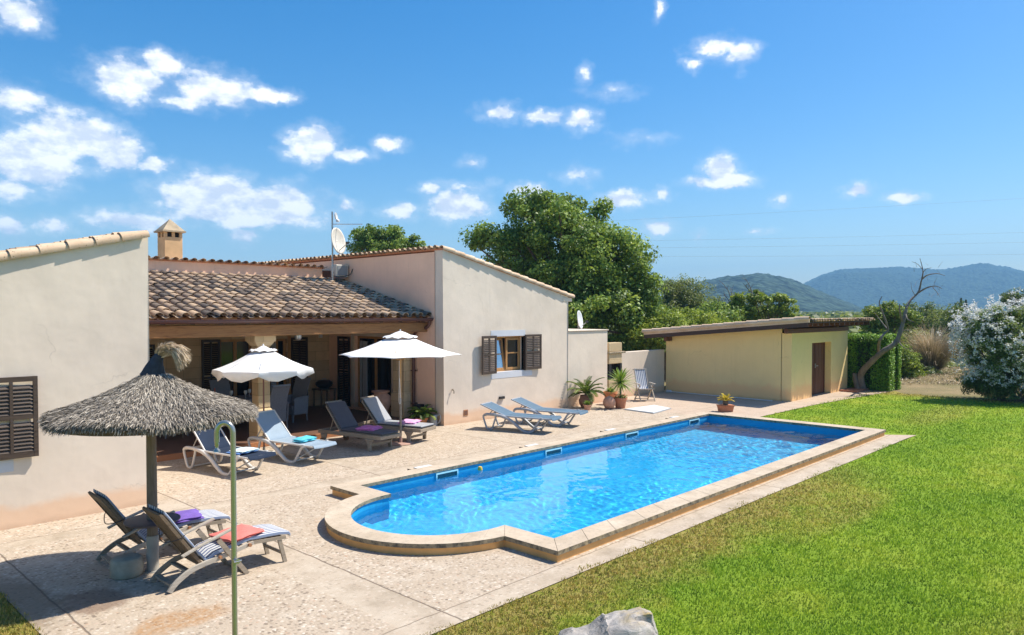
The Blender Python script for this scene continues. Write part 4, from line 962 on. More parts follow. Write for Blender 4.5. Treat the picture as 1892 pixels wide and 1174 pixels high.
# ---------------------------------------------------------------- wooden loungers with cushions
def wood_lounger(label, loc, h, ang, cush, group):
    t = thing('wooden_lounger', label, 'sun lounger', loc, math.atan2(h[1], h[0]), group); M_ = 'teak_grey'
    mb = MB()
    for s in (-.30, .30): mb.box(0, 1.95, s-.018, s+.018, .26, .34)
    for x in (.02, .62, 1.2, 1.93): mb.box(x-.02, x+.02, -.281, .281, .262, .335)
    for k in range(19): x = .68+k*.066; mb.box(x, x+.045, -.2815, .2815, .3355, .352)
    mb.build('frame', M_, t, bevel=.004)
    for s in (-1, 1):
        for x in (1.62,):
            mb = MB(); y0 = s*.322; mb.extr([(x-.045, 0), (x+.045, 0), (x+.05, .16), (x+.12, .259), (x-.12, .259), (x-.05, .16)], 'y', y0-.02, y0+.02); mb.build('leg', M_, t, bevel=.004)
        mb = MB(); mb.extr([(.16, .08), (.24, .08), (.30, .259), (.10, .259)], 'y', s*.322-.02, s*.322+.02); mb.build('leg', M_, t, bevel=.004)
        mb = MB(); K = 18
        vs = [(.2+math.cos(2*math.pi*k/K)*r_, s*.36+y_, .085+math.sin(2*math.pi*k/K)*r_) for r_, y_ in ((.085, -.018), (.085, .018), (.03, .024), (.03, -.024)) for k in range(K)]
        fs = [(i*K+k, i*K+(k+1) % K, ((i+1) % 4)*K+(k+1) % K, ((i+1) % 4)*K+k) for i in range(4) for k in range(K)]
        mb.add(vs, fs); mb.tube([(.2, s*.30, .085), (.2, s*.385, .085)], .03, 10); mb.build('wheel', 'teak_dark', t)
    mb = MB(); mb.box(1.60, 1.64, -.30, .30, .10, .14); mb.box(1.645, 1.66, -.3, .3, .02+.1, .16); mb.build('stretcher', M_, t)
    c, s = math.cos(ang), math.sin(ang); L = .70; b0 = (.68, .345)
    mb = MB()
    for y in (-.27, .27): mb.bar((b0[0], y, b0[1]), (b0[0]-c*L, y, b0[1]+s*L), .035, .035, (s, 0, c))
    for k in range(10): q = .06+k*.08; mb.bar((b0[0]-c*q, -.25, b0[1]+s*q), (b0[0]-c*q, .25, b0[1]+s*q), .05, .014, (s, 0, c))
    for y in (-.2, .2): mb.bar((b0[0]-c*.42, y, b0[1]+s*.42), (.28, y, .31), .022, .022)
    mb.bar((.28, -.28, .315), (.28, .28, .315), .03, .03)
    mb.build('backrest', M_, t)
    mb = MB(); th = .045; a = .035
    mb.hexa([(b0[0]-.02, -.265, b0[1]+.012), (1.93, -.265, b0[1]+.012), (1.93, .265, b0[1]+.012), (b0[0]-.02, .265, b0[1]+.012), (b0[0]-.02, -.265, b0[1]+.055), (1.93, -.265, b0[1]+.055), (1.93, .265, b0[1]+.055), (b0[0]-.02, .265, b0[1]+.055)])
    p = lambda q, o: (b0[0]-c*q+s*o, b0[1]+.02+s*q+c*o)
    A, B, C_, D = p(.0, .012), p(L+.02, .012), p(L+.02, .058), p(.03, .058)
    mb.hexa([(A[0], -.265, A[1]), (B[0], -.265, B[1]), (B[0], .265, B[1]), (A[0], .265, A[1]), (D[0], -.265, D[1]), (C_[0], -.265, C_[1]), (C_[0], .265, C_[1]), (D[0], .265, D[1])])
    cu = mb.build('cushion', cush, t, bevel=.018, seg=3)
    mb = MB()
    for y in (-.267, .267): mb.tube([(.7, y, .372), (1.93, y, .372)], .008, 5)
    mb.tube([(1.935, -.267, .372), (1.935, .267, .372)], .008, 5)
    for y in (-.267, .267): a_, b_ = p(.03, .03), p(L+.02, .03); mb.tube([(a_[0], y, a_[1]), (b_[0], y, b_[1])], .008, 5)
    mb.build('piping', 'cushion_edge', cu)
    return t
G2 = 'wooden loungers under the plain white parasol'
C0 = (9.43, 13.09); D0 = (10.64, 13.25)
def org(fn, h, x, y):    # origin so that local (x,y) lands on fn
    n = (-h[1], h[0]); return (fn[0]-h[0]*x-n[0]*y, fn[1]-h[1]*x-n[1]*y, 0)
hC = (.17, -.985); hD = (.27, -.963)
wood_lounger('wooden lounger with a charcoal cushion and a bright pink towel', org(C0, hC, 1.62, -.322), hC, R(50), 'cushion_charcoal', G2)
wood_lounger('wooden lounger with a light grey cushion and a pale pink towel', org(D0, hD, 1.62, -.322), hD, R(50), 'cushion_grey', G2)

def towel(label, mat, loc, rz, l, w_, h, tilt=0, layers=2, group=None, seed=1):
    r_ = random.Random(seed); mb = MB(); nx, ny = 14, 10
    for q in range(layers):
        z0 = h*q/layers; z1 = h*(q+1)/layers-.002; ox, oy = (r_.random()-.5)*.03, (r_.random()-.5)*.03; k1, k2 = r_.random()*6, r_.random()*6
        top = []; bot = []
        for i in range(nx+1):
            for j in range(ny+1):
                x = (i/nx-.5)*l; y = (j/ny-.5)*w_; e = min(1, min(i, nx-i)/1.5)*min(1, min(j, ny-j)/1.5)
                wv = .5+.5*math.sin(x*23+k1+math.sin(y*15)*1.2)*math.sin(y*19+k2)
                x2 = x+ox+.010*math.sin(y*30+k1); y2 = y+oy+.010*math.sin(x*26+k2)
                top.append((x2, y2, z0+(z1-z0)*(.35+.65*e)+.016*wv*e)); bot.append((x2, y2, z0))
        m_ = ny+1; N = len(top); fs = []
        for i in range(nx):
            for j in range(ny): a = i*m_+j; fs.append((a, a+m_, a+m_+1, a+1)); fs.append((N+a, N+a+1, N+a+m_+1, N+a+m_))
        for i in range(nx): a = i*m_; fs.append((a, N+a, N+a+m_, a+m_)); b = a+ny; fs.append((b, b+m_, N+b+m_, N+b))
        for j in range(ny): fs.append((j, j+1, N+j+1, N+j)); b = nx*m_+j; fs.append((b, N+b, N+b+1, b+1))
        mb.add(top+bot, fs)
    o = mb.build('towel', mat, smooth=True); o.location = loc; o.rotation_euler = (0, tilt, rz); tag(o, label, 'towel', group); return o
def on(org_, h, x, y, z): n = (-h[1], h[0]); return (org_[0]+h[0]*x+n[0]*y, org_[1]+h[1]*x+n[1]*y, z)
angof = lambda h: math.atan2(h[1], h[0])
hA = (.19, -.982); hB = (.2, -.98); TG = 'folded towels on the loungers'
towel('folded pale turquoise towel on the navy lounger under the straw parasol', 'towel_white', on((6.27, 14.43), hA, 1.42, .02, .415), angof(hA)+.1, .34, .42, .035, 0, 2, TG, 3)
towel('thin dark blue towel under the pale turquoise one on the navy lounger', 'towel_blue', on((6.27, 14.43), hA, 1.40, .0, .398), angof(hA)+.06, .38, .46, .016, 0, 1, TG, 4)
towel('folded bright turquoise towel on the pale blue lounger', 'towel_turquoise', on((7.66, 14.57), hB, 1.33, .03, .398), angof(hB)+.05, .24, .44, .07, 0, 2, TG, 5)
oC = org(C0, hC, 1.62, -.322); oD = org(D0, hD, 1.62, -.322)
towel('crumpled bright pink towel on the charcoal cushion', 'towel_pink', on(oC, hC, 1.25, .05, .402), angof(hC)+.3, .42, .50, .05, 0, 2, TG, 6)
towel('crumpled pale pink towel on the light grey cushion', 'towel_pale_pink', on(oD, hD, 1.38, .05, .402), angof(hD)+.2, .40, .46, .06, 0, 2, TG, 7)

# ---------------------------------------------------------------- steamer chairs
def steamer(label, loc, group, rz=0):
    t = thing('steamer_chair', label, 'deck chair', loc, rz, group); S = .235
    for s in (-S, S):
        mb = MB(); pts = spline([(0, s, .012), (.08, s, .10), (.22, s, .185), (.36, s, .225), (.52, s, .25)], 5)
        pts = [(p.x, p.z) for p in pts]+[(.96, .335)]; nn_ = []
        for i in range(len(pts)):
            a, b = pts[max(i-1, 0)], pts[min(i+1, len(pts)-1)]; l_ = math.hypot(b[0]-a[0], b[1]-a[1]); h_ = .028 if i < len(pts)-1 else .02; nn_.append((-(b[1]-a[1])/l_*h_, (b[0]-a[0])/l_*h_))
        mb.extr([(p[0]-n[0], max(.001, p[1]-n[1])) for p, n in zip(pts, nn_)]+[(p[0]+n[0], max(.002, p[1]+n[1])) for p, n in reversed(list(zip(pts, nn_)))], 'y', s-.015, s+.015)
        mb.build('leg', 'teak_light' if s < 0 else 'teak_grey', t, bevel=.003)
        mb = MB(); mb.bar((1.30, s*.9, .29), (1.375, s*.9, .0), .028, .045, (1, 0, 0)); mb.build('leg', 'teak_grey', t)
        mb = MB(); mb.bar((.53, s*1.12, .47), (.87, s*1.12, .0), .026, .05, (1, 0, 0)); mb.build('leg', 'teak_grey', t)
        mb = MB(); pts = spline([(.13, s*1.12, .375), (.35, s*1.12, .455), (.72, s*1.12, .565)], 5)
        for a, b in zip(pts, pts[1:]): mb.bar(a, b+(b-a)*.03, .05, .022)
        mb.build('armrest', 'teak_light', t, bevel=.003)
        mb = MB(); mb.tube([(.90, s*1.06, .325), (.90, s*1.22, .325)], .02, 8); mb.tube([(.55, s*1.06, .27), (.55, s*1.22, .27)], .018, 8); mb.build('brass_bolt', 'copper_vent', t)
    mb = MB(); mb.box(.03, .09, -S, S, .055, .08); mb.bar((.24, -S, .165), (.24, S, .165), .085, .02, (.3, 0, 1)); mb.bar((1.34, -S*.9, .12), (1.34, S*.9, .12), .03, .03); mb.bar((.86, -S, .02), (.86, S, .02), .025, .025)
    mb.build('stretcher', 'teak_grey', t)
    mb = MB()
    for s in (-S*.92, S*.92): mb.bar((.90, s, .335), (1.38, s, .30), .028, .04)
    for k in range(7): x = .93+k*.065; mb.bar((x, -S*.88, .345-(x-.9)*.07), (x, S*.88, .345-(x-.9)*.07), .04, .014)
    for k in range(6): x = .42+k*.08; mb.bar((x, -S*.95, .25+(x-.42)*.19), (x, S*.95, .25+(x-.42)*.19), .045, .014)
    mb.build('seat', 'teak_grey', t)
    p0 = Vector((.38, 0, .20)); p1 = Vector((-.07, 0, .85)); d = (p1-p0).normalized(); n = Vector((d.z, 0, -d.x))
    mb = MB()
    for s in (-.235, .235): mb.bar(p0+Vector((0, s*.9, 0)), p1+Vector((0, s, 0)), .035, .035, n)
    for k in range(6): y = -.165+k*.066; mb.bar(p0+d*.03+Vector((0, y, 0)), p1-d*.1+Vector((0, y, 0)), .045, .012, n)
    mb.bar(p1-d*.04+Vector((0, -.25, 0)), p1-d*.04+Vector((0, .25, 0)), .11, .028, n); mb.bar(p0+Vector((0, -.22, 0)), p0+Vector((0, .22, 0)), .06, .02, n)
    bk = mb.build('backrest', 'teak_dark', t, bevel=.003)
    mb = MB(); q = p0+d*.45
    mb.tube(spline([q+Vector((0, -.25, 0))+n*.05, q+Vector((-.02, -.26, 0)), q+Vector((-.10, -.1, -.05)), q+Vector((-.08, .1, -.06)), q+Vector((-.02, .26, 0)), q+Vector((0, .25, 0))+n*.05], 4), .006, 5)
    mb.build('tie_strap', 'black_metal', bk)
    mb = MB(); nn = n
    path = [p1+n*.055+d*.02, p1-d*.25+n*.06, p1-d*.55+n*.06, p0+d*.16+n*.06, p0+d*.04+n*.075]
    pts = [(v.x, v.z) for v in spline(path, 4)]+[(x, z) for x, z in ((.50, .325), (.62, .345), (.78, .375), (.93, .405), (1.0, .405), (1.15, .40), (1.3, .385), (1.42, .36), (1.445, .33))]
    pts = [(x, z+.006*math.sin(i*1.1)) for i, (x, z) in enumerate(pts)]
    ribbon(mb, pts, -.225, .225, .042, 10, -.004); mb.build('cushion', 'striped_canvas', t, smooth=True, bevel=.008)
    return t
G3 = 'steamer deck chairs around the straw parasol'
steamer('front steamer chair, with striped cushion and a coral towel', (3.15, 8.21, 0), G3, R(0))
steamer('rear steamer chair next to the villa wall, with striped cushion and a purple towel', (2.97, 9.41, 0), G3, R(-1))
towel('coral red towel folded on the front steamer chair', 'towel_coral', (4.03, 8.19, .405), .15, .44, .44, .045, -.05, 2, TG, 8)
towel('purple towel folded on the rear steamer chair', 'towel_purple', (3.86, 9.36, .405), -.25, .46, .42, .05, -.05, 2, TG, 9)

# ---------------------------------------------------------------- straw parasol
px_, py_ = 3.31, 8.83
th_ = thing('straw_parasol', 'round straw thatched parasol on a wooden post with a curled tuft on top', 'parasol', (px_, py_, 0))
mb = MB(); mb.tube([(0, 0, .42), (0, 0, 1.4), (0, 0, 2.2)], [.058, .055, .05], 14); mb.build('post', 'post_wood', th_, smooth=True)
mb = MB(); mb.tube([(0, 0, 0), (0, 0, .419)], .066, 16); mb.lathe([(.09, 0), (.085, .015), (.066, .016)], n=16); mb.build('post_sleeve', 'concrete', th_, smooth=True)
mb = MB(); mb.lathe([(.07, .575), (.28, .578), (.30, .59), (.30, .605), (.28, .612), (.062, .612)], n=32); mb.build('table_top', 'dark_table', th_, smooth=True)
def thatch():
    RR = 1.07; N = 42000; OX, OY = .035, -.037
    def prof(t): return 2.36-(.50*t+.0*t*t)-.05*math.sin(math.pi*t)        # t = r/R
    mb = MB(); pr_ = [(.10+(RR-.08)*k/10, prof((.10+(RR-.08)*k/10)/RR)-.05) for k in range(11)]; pr_ += [(RR-.02, pr_[-1][1]-.03)]+[(.06+(RR-.1)*k/6, prof((.06+(RR-.1)*k/6)/RR)-.13) for k in range(6, -1, -1)]
    mb.lathe(pr_, (OX, OY, 0), n=40); cv = mb.build('cover', 'straw', th_); cv.data.attributes['lv'].data.foreach_set('value', [.12]*len(cv.data.polygons))
    rr = np.sqrt(nr.random(N)*.99+.01)*RR; a = nr.random(N)*2*np.pi
    edge = nr.random(N) < .17; rr[edge] = RR*(.955+.045*nr.random(edge.sum()))
    L = .050+.05*nr.random(N); t = rr/RR
    z = 2.36-.50*t-.05*np.sin(np.pi*t)+nr.random(N)*.03-.015+.022*np.sin(a*5+1)*t
    z[edge] -= nr.random(edge.sum())*.06
    slope = -.50-.05*np.pi*np.cos(np.pi*t); slope = slope/RR
    dr = np.stack([np.cos(a), np.sin(a)], 1); tg = np.stack([-np.sin(a), np.cos(a)], 1)
    w_ = .0026+.0028*nr.random(N); sk = (nr.random(N)-.5)*.9
    droop = np.where(edge, .6+nr.random(N)*1.6, .05+nr.random(N)*.45); lift = (nr.random(N)-.35)*.035
    P0 = np.stack([dr[:, 0]*rr, dr[:, 1]*rr, z], 1); D = np.stack([dr[:, 0]+tg[:, 0]*sk, dr[:, 1]+tg[:, 1]*sk, slope], 1)
    D /= np.linalg.norm(D, axis=1)[:, None]; T = np.stack([tg[:, 0], tg[:, 1], (nr.random(N)-.5)*1.2], 1)
    M1 = P0+D*(L*.55)[:, None]; M1[:, 2] += lift
    D2 = D.copy(); D2[:, 2] -= droop; D2 /= np.linalg.norm(D2, axis=1)[:, None]; E1 = M1+D2*(L*.55)[:, None]
    W = T*w_[:, None]; V = np.stack([P0-W, P0+W, M1+W, M1-W, E1+W*.4, E1-W*.4], 1).reshape(-1, 3)
    b = np.arange(N)[:, None]*6; F = np.concatenate([b+np.array([0, 1, 2, 3]), b+np.array([3, 2, 4, 5])], 0)
    lv = np.clip(nr.random(N)*.85+.15*(1-t)+.12, 0, 1); V[:, 0] += OX; V[:, 1] += OY; np_mesh('thatch', V, F, np.concatenate([lv, lv]), 'straw', th_)
    # wrapped neck and curled tuft
    ax = spline([(.03, -.0, 2.27), (.045, -.015, 2.37), (.065, -.03, 2.45), (.10, -.06, 2.53), (.14, -.10, 2.575), (.18, -.14, 2.585), (.22, -.18, 2.55)], 5)
    mb = MB(); n_ = len(ax); rads = [max(.028, .115*max(0, 1-i/(n_*.62))**1.5+.03) for i in range(n_)]
    mb.tube(ax[:int(n_*.72)], rads[:int(n_*.72)], 18); nk = mb.build('neck_wrap', 'raffia_wrap', th_, smooth=False)
    M_ = 2600; P, F2, LV = [], [], []
    for i in range(M_):
        k = int((.42+.55*rnd.random()**.8)*(n_-1)); c = ax[k]; d = (ax[min(k+1, n_-1)]-ax[max(k-1, 0)]).normalized()
        a_ = rnd.random()*2*math.pi; u = d.cross(Vector((0, 0, 1))).normalized(); v = d.cross(u); o = (u*math.cos(a_)+v*math.sin(a_))
        p = c+o*.035; dd = (d*(.9+rnd.random()*.5)+o*(.25+.5*rnd.random())+Vector((.3, -.28, -.75))*(k/n_)*1.0*rnd.random()).normalized()
        L_ = (.05+.06*rnd.random()) if k < n_*.8 else (.09+.13*rnd.random()); q = p+dd*L_*.5; e = q+(dd+Vector((.0, 0, -1.1))*(k/n_)**2).normalized()*L_*.6
        w2 = dd.cross(Vector((rnd.random()-.5, rnd.random()-.5, rnd.random()-.5))).normalized()*.0045; b_ = len(P)
        P += [p-w2, p+w2, q+w2, q-w2, e+w2*.3, e-w2*.3]; F2 += [(b_, b_+1, b_+2, b_+3), (b_+3, b_+2, b_+4, b_+5)]; x_ = .35+.65*rnd.random(); LV += [x_, x_]
    np_mesh('tuft', [tuple(p) for p in P], F2, LV, 'tuft_straw', th_)
thatch()
mb = MB(); mb.lathe([(0, 0), (.155, 0), (.172, .02), (.175, .07), (.172, .16), (.16, .20), (.145, .213), (0, .216)], n=28); o = mb.build('concrete_stool', 'drum_stone', smooth=True); o.location = (3.05, 8.90, 0)
tag(o, 'squat round concrete block standing beside the post of the straw parasol', 'block')

# ---------------------------------------------------------------- white parasols
def parasol(label, loc, Rr, zrim, ztop, pole_r, pole_mat, rot, val, low_mat=None):
    t = thing('parasol', label, 'parasol', (loc[0], loc[1], 0), 0, 'white cloth parasols'); K = 8
    mb = MB(); zc = ztop-.10*Rr; r0 = .30*Rr/1.38
    sc = (zc-zrim)/(Rr-r0)
    ring = lambda r_, z_, sag=0: [(r_*math.cos(2*math.pi*(k/(K*4))+rot)*(1-sag*(0 if k % 4 == 0 else .10 if k % 4 == 2 else .075)), r_*math.sin(2*math.pi*(k/(K*4))+rot)*(1-sag*(0 if k % 4 == 0 else .10 if k % 4 == 2 else .075)), z_+sag*(0 if k % 4 == 0 else .06*Rr*.12)) for k in range(K*4)]
    vs = []; n = K*4
    steps = [0, .2, .45, .7, .9, 1.0]
    for q in steps: vs += ring(r0+(Rr-r0)*q, zc-(zc-zrim)*(q+.10*math.sin(math.pi*q)), .35+.65*q)
    fs = [(i*n+k, (i+1)*n+k, (i+1)*n+(k+1) % n, i*n+(k+1) % n) for i in range(len(steps)-1) for k in range(n)]
    if val:
        b = len(vs); lo = ring(Rr*1.005, zrim-val, 1)
        vs += [(x*(1+.025*math.sin(k*2.3)), y*(1+.025*math.sin(k*2.3)), z+(.45*val if k % 4 == 0 else -.03 if k % 4 == 2 else 0)+.02*math.sin(k*1.7)) for k, (x, y, z) in enumerate(lo)]
        fs += [((len(steps)-1)*n+k, b+k, b+(k+1) % n, (len(steps)-1)*n+(k+1) % n) for k in range(n)]
    mb.add(vs, fs); cn = mb.build('canopy', 'white_canvas', t, smooth=False); sm = cn.modifiers.new('thick', 'SOLIDIFY'); sm.thickness = .003
    cn.data.polygons.foreach_set('use_smooth', [True]*len(cn.data.polygons)); cn.data.set_sharp_from_angle(angle=R(9))
    mb = MB(); vs = []
    for q, zz in ((.0, ztop+.015), (.35, ztop-.015), (.75, ztop-.075), (1.12, zc+.0+.035), (1.22, zc+.012)): vs += [(x, y, z+(.015*math.sin(k*1.9) if q > .9 else 0)) for k, (x, y, z) in enumerate(ring(max(.02, r0*q*1.08), zz, .6))]
    fs = [(i*n+k, (i+1)*n+k, (i+1)*n+(k+1) % n, i*n+(k+1) % n) for i in range(4) for k in range(n)]
    mb.add(vs, fs); vn = mb.build('vent_cap', 'white_canvas', t, smooth=True)
    mb = MB(); mb.lathe([(.012, ztop), (.02, ztop+.02), (.014, ztop+.05), (0, ztop+.06)], n=10); mb.build('finial', 'white_plastic', t, smooth=True)
    mb = MB(); mb.tube([(0, 0, .0), (0, 0, ztop)], pole_r, 12); mb.build('pole', pole_mat, t, smooth=True)
    if low_mat: mb = MB(); mb.tube([(0, 0, .01), (0, 0, 1.05)], pole_r+.004, 12); mb.build('lower_pole', low_mat, t, smooth=True)
    for k in range(K):
        a = 2*math.pi*k/K+rot; c, s = math.cos(a), math.sin(a); mb = MB()
        mb.bar((c*.03, s*.03, zc-.02+.03), (c*Rr*.985, s*Rr*.985, zrim-.012), .014, .014); mb.bar((c*.03, s*.03, zrim-.12), (c*Rr*.52, s*Rr*.52, zrim+(zc-zrim)*.50-.035), .012, .012)
        mb.build('rib', 'umbrella_wood' if low_mat else 'zinc', t)
    return t
py1 = parasol('white parasol with a scalloped valance on a thin brown pole before the porch column', (7.75, 14.53), 1.02, 1.80, 2.28, .017, 'brown_metal', R(12), .17)
pz = parasol('larger plain white parasol on a wooden pole over the two wooden loungers', (10.47, 13.33), 1.40, 2.04, 2.56, .024, 'umbrella_wood', R(46), 0, 'teak_grey')
mb = MB(); mb.tube(spline([(-.03, .0, 1.9), (-.035, 0, 1.4), (-.06, -.02, 1.05), (-.05, -.02, .93), (-.015, -.02, .95), (-.02, -.02, 1.15), (-.03, -.01, 1.5)], 5), .006, 5); mb.build('cord', 'white_canvas', pz)
mb = MB(); mb.lathe([(0, .002), (.28, .002), (.29, .012), (.27, .03), (.04, .032), (.035, .16), (0, .16)], n=24); o = mb.build('base', 'brown_flagstone', pz, smooth=True)
mb = MB(); mb.lathe([(0, .002), (.22, .002), (.23, .012), (.21, .03), (.03, .032), (.028, .14), (0, .14)], n=24); o = mb.build('base', 'concrete', py1, smooth=True)

# ---------------------------------------------------------------- shower, drum, rock
t = thing('garden_shower', 'tall polished metal garden shower pipe bent over at the top', 'shower', (2.62, 5.39, 0))
mb = MB(); Ld = Vector((RT[0], RT[1], 0))*-1; r_ = .062; zt_ = 2.08
pts = [(0, 0, .0), (0, 0, 1.0), (0, 0, zt_)]+[tuple(Ld*(r_-r_*math.cos(R(a)))+Vector((0, 0, zt_+r_*math.sin(R(a))*1.25))) for a in range(15, 181, 15)]+[tuple(Ld*2*r_+Vector((0, 0, zt_-.07)))]
mb.tube(pts, .0205, 16); mb.lathe([(.07, 0), (.07, .012), (.03, .02), (.0205, .03)], n=20); mb.build('pipe', 'steel', t, smooth=True)
mb = MB(); e = Ld*2*r_; mb.lathe([(.016, -.0), (.016, -.03), (.012, -.035), (.012, -.05), (.024, -.06), (.026, -.075), (0, -.08)], (e.x, e.y, zt_-.07), 14); mb.build('shower_head', 'steel', t, smooth=True)
mb = MB(); mb.tube([(0, -.02, 1.1), (0, -.06, 1.1)], .02, 10); mb.tube([(-.03, -.055, 1.1), (.03, -.055, 1.1)], .008, 6); mb.build('valve', 'steel', t, smooth=True)
def rock():
    bm_v = []; import mathutils.noise as mn
    mb = MB(); nx, ny = 70, 40; c = at(1134, 6.35); Lx = Vector((RT[0], RT[1], 0)); Ly = Vector((FW[0], FW[1], 0))
    top = []
    for i in range(nx+1):
        for j in range(ny+1):
            u = i/nx; v = j/ny; x = -.50+.90*u; y = -.28+.56*v
            hgt = .08+.30*min(1, max(0, (u-.02)/.66))**.9
            if u < .5: hgt += .03*math.sin(u*14)
            e = min(1, (1-abs(2*u-1)**9))*(1-abs(2*v-1)**6); hgt = hgt*max(0, e)**.35
            p = Vector((x*3, y*3, 7)); n1 = mn.fractal(p*1.1, 1, 2, 5); n2 = mn.fractal(p*5+Vector((9, 9, 9)), 1, 2, 4)
            if u > .72 and v < .35: hgt -= .10*(u-.72)/.28
            top.append((x+.03*n2, y+.04*n1, max(-.05, hgt+.035*n1*e+.016*n2*e)))
    m_ = ny+1; fs = [(i*m_+j, (i+1)*m_+j, (i+1)*m_+j+1, i*m_+j+1) for i in range(nx) for j in range(ny)]
    mb.add(top, fs); n = len(top); ring = [i*m_ for i in range(nx+1)]+[nx*m_+j for j in range(1, ny+1)]+[i*m_+ny for i in range(nx-1, -1, -1)]+[j for j in range(ny-1, 0, -1)]
    mb.add([top[k] for k in ring]+[(top[k][0], top[k][1], -.06) for k in ring], [(k, len(ring)+k, len(ring)+(k+1) % len(ring), (k+1) % len(ring)) for k in range(len(ring))])
    o = mb.build('rock', 'rock', smooth=True); o.location = (c.x, c.y, 0); o.rotation_euler = (0, 0, math.atan2(RT[1], RT[0]))
    tag(o, 'weathered grey rock with a yellow lichen top lying on the lawn in the foreground', 'rock')
rock()

# ---------------------------------------------------------------- pots and plants
def pot_profile(r, h, kind='taper'):
    if kind == 'taper': return [(0, .0), (r*.70, 0), (r*.92, h*.82), (r*1.04, h*.83), (r*1.05, h), (r*.93, h), (r*.88, h*.86), (0, h*.86)]
    return [(0, 0), (r*.62, 0), (r*.95, h*.35), (r, h*.6), (r*.8, h*.85), (r*.82, h), (r*.7, h), (r*.68, h*.88), (0, h*.88)]
def fronds(n, L, wd, elev, droop, leaflets=0, z0=0, lvb=.5, stub=.02):
    """arching pinnate fronds (leaflets>0) or sword leaves; returns a MB"""
    mb = MB()
    for i in range(n):
        a = 2*math.pi*(i*.618)+rnd.random()*.4; el = R(elev[0]+(elev[1]-elev[0])*((i+.5)/n)+rnd.uniform(-6, 6)); l = L*rnd.uniform(.8, 1.08)
        pts = []; p = Vector((math.cos(a)*stub, math.sin(a)*stub, z0)); e = el; K = 9
        for k in range(K+1):
            pts.append(p.copy()); p = p+Vector((math.cos(a)*math.cos(e), math.sin(a)*math.cos(e), math.sin(e)))*l/K; e -= R(droop)/K*(1+k/K)
        side = Vector((-math.sin(a), math.cos(a), 0)); lv = min(1, max(0, lvb+rnd.uniform(-.35, .35)))
        if leaflets:
            mb.tube(pts, [wd*.12*(1-k/(K+1)*.7)+.002 for k in range(K+1)], 4, lv=lv)
            for q in range(leaflets):
                t_ = .12+.86*q/leaflets; k = min(K-1, int(t_*K)); f_ = t_*K-k; c = pts[k].lerp(pts[k+1], f_); d = (pts[k+1]-pts[k]).normalized(); ll = wd*math.sin(math.pi*(t_*.82+.12))**.6
                for s_ in (-1, 1):
                    dd = (side*s_+d*.75+Vector((0, 0, .35))).normalized(); w_ = d*.009
                    q1 = c+dd*ll; mb.add([c-w_, c+w_, c+dd*ll*.55+w_*1.1-Vector((0, 0, .0)), q1-Vector((0, 0, ll*.12)), c+dd*ll*.55-w_*1.1], [(0, 1, 2, 3, 4)], min(1, lv+rnd.uniform(-.15, .15)))
        else:
            vs = []; u = Vector((0, 0, 1))
            for k, c in enumerate(pts):
                t_ = k/K; w_ = wd*(math.sin(math.pi*min(1, t_*.75+.22))**.7 if k < K else .02); d = (pts[min(k+1, K)]-pts[max(k-1, 0)]).normalized(); nn = side.cross(d).normalized()
                vs += [c-side*w_*.5+nn*w_*.18, c, c+side*w_*.5+nn*w_*.18]
            mb.add(vs, [(3*k+j, 3*k+j+1, 3*k+4+j, 3*k+3+j) for k in range(K) for j in (0, 1)], lv)
    return mb
def potted(name, label, loc, r, h, kind, potmat, build, z_extra=0):
    t = thing(name, label, 'potted plant', loc); mb = MB(); mb.lathe(pot_profile(r, h, kind), n=28); mb.build('pot', potmat, t, smooth=True)
    mb = MB(); mb.lathe([(0, h*.865), (r*.86, h*.865), (r*.5, h*.9), (0, h*.92)], n=16); mb.build('soil', 'soil', t)
    build(t); return t
def cyc(L, n, z0, mat='leaf_cycad', elev=(78, 12), droop=62, wd=.11, lv=.5, trunk=.05):
    def f(t):
        if trunk: mb = MB(); mb.lathe([(trunk*.9, z0-.1), (trunk, z0-.04), (trunk*.8, z0+.01), (0, z0+.02)], n=12); mb.build('trunk', 'bark', t)
        fronds(n, L, wd, elev, droop, 20, z0, lv).build('fronds', mat, t)
    return f
def swords(L, n, z0, mat, elev, droop, wd, stem=None, lv=.5):
    def f(t):
        if stem: mb = MB(); mb.tube([(0, 0, stem[0]), (.01, 0, (stem[0]+stem[1])/2), (0, 0, stem[1])], .03, 8); mb.build('stem', 'bark', t)
        fronds(n, L, wd, elev, droop, 0, z0, lv, .015).build('leaves', mat, t)
    return f
potted('potted_cycad', 'cycad with arching fronds in an orange pot at the porch corner', (12.50, 15.02, 0), .17, .22, 'taper', 'terracotta_orange', cyc(.46, 26, .26, lv=.55))
potted('potted_palm', 'spreading palm in a big dark brown pot against the white gable wall', (18.45, 14.12, 0), .23, .40, 'urn', 'terracotta_dark', cyc(.74, 24, .46, 'leaf_cycad', (80, 5), 48, .15, .4))
potted('potted_succulent', 'small yellow green succulent in a small clay pot before the big brown pot', (18.02, 13.74, 0), .12, .17, 'taper', 'terracotta_pink', swords(.17, 30, .16, 'leaf_yucca', (85, 20), 20, .035, None, .8))
potted('potted_yucca', 'tall spiky yucca in a red terracotta pot with small red flowers', (19.12, 13.28, 0), .21, .33, 'taper', 'terracotta', swords(.56, 90, .80, 'leaf_yucca', (88, -35), 22, .045, (.28, .80), .6))
potted('potted_shrub', 'dark leafy plant in an orange pot behind the yucca', (19.66, 14.05, 0), .22, .42, 'taper', 'terracotta_orange', swords(.22, 46, .40, 'leaf_big', (88, 5), 40, .05, None, .5))
t = thing('potted_dwarf_cycad', 'yellow leaved dwarf cycad in a rectangular red planter on the paving beyond the pool', 'potted plant', (20.62, 10.48, 0)); t.rotation_euler = (0, 0, R(-40))
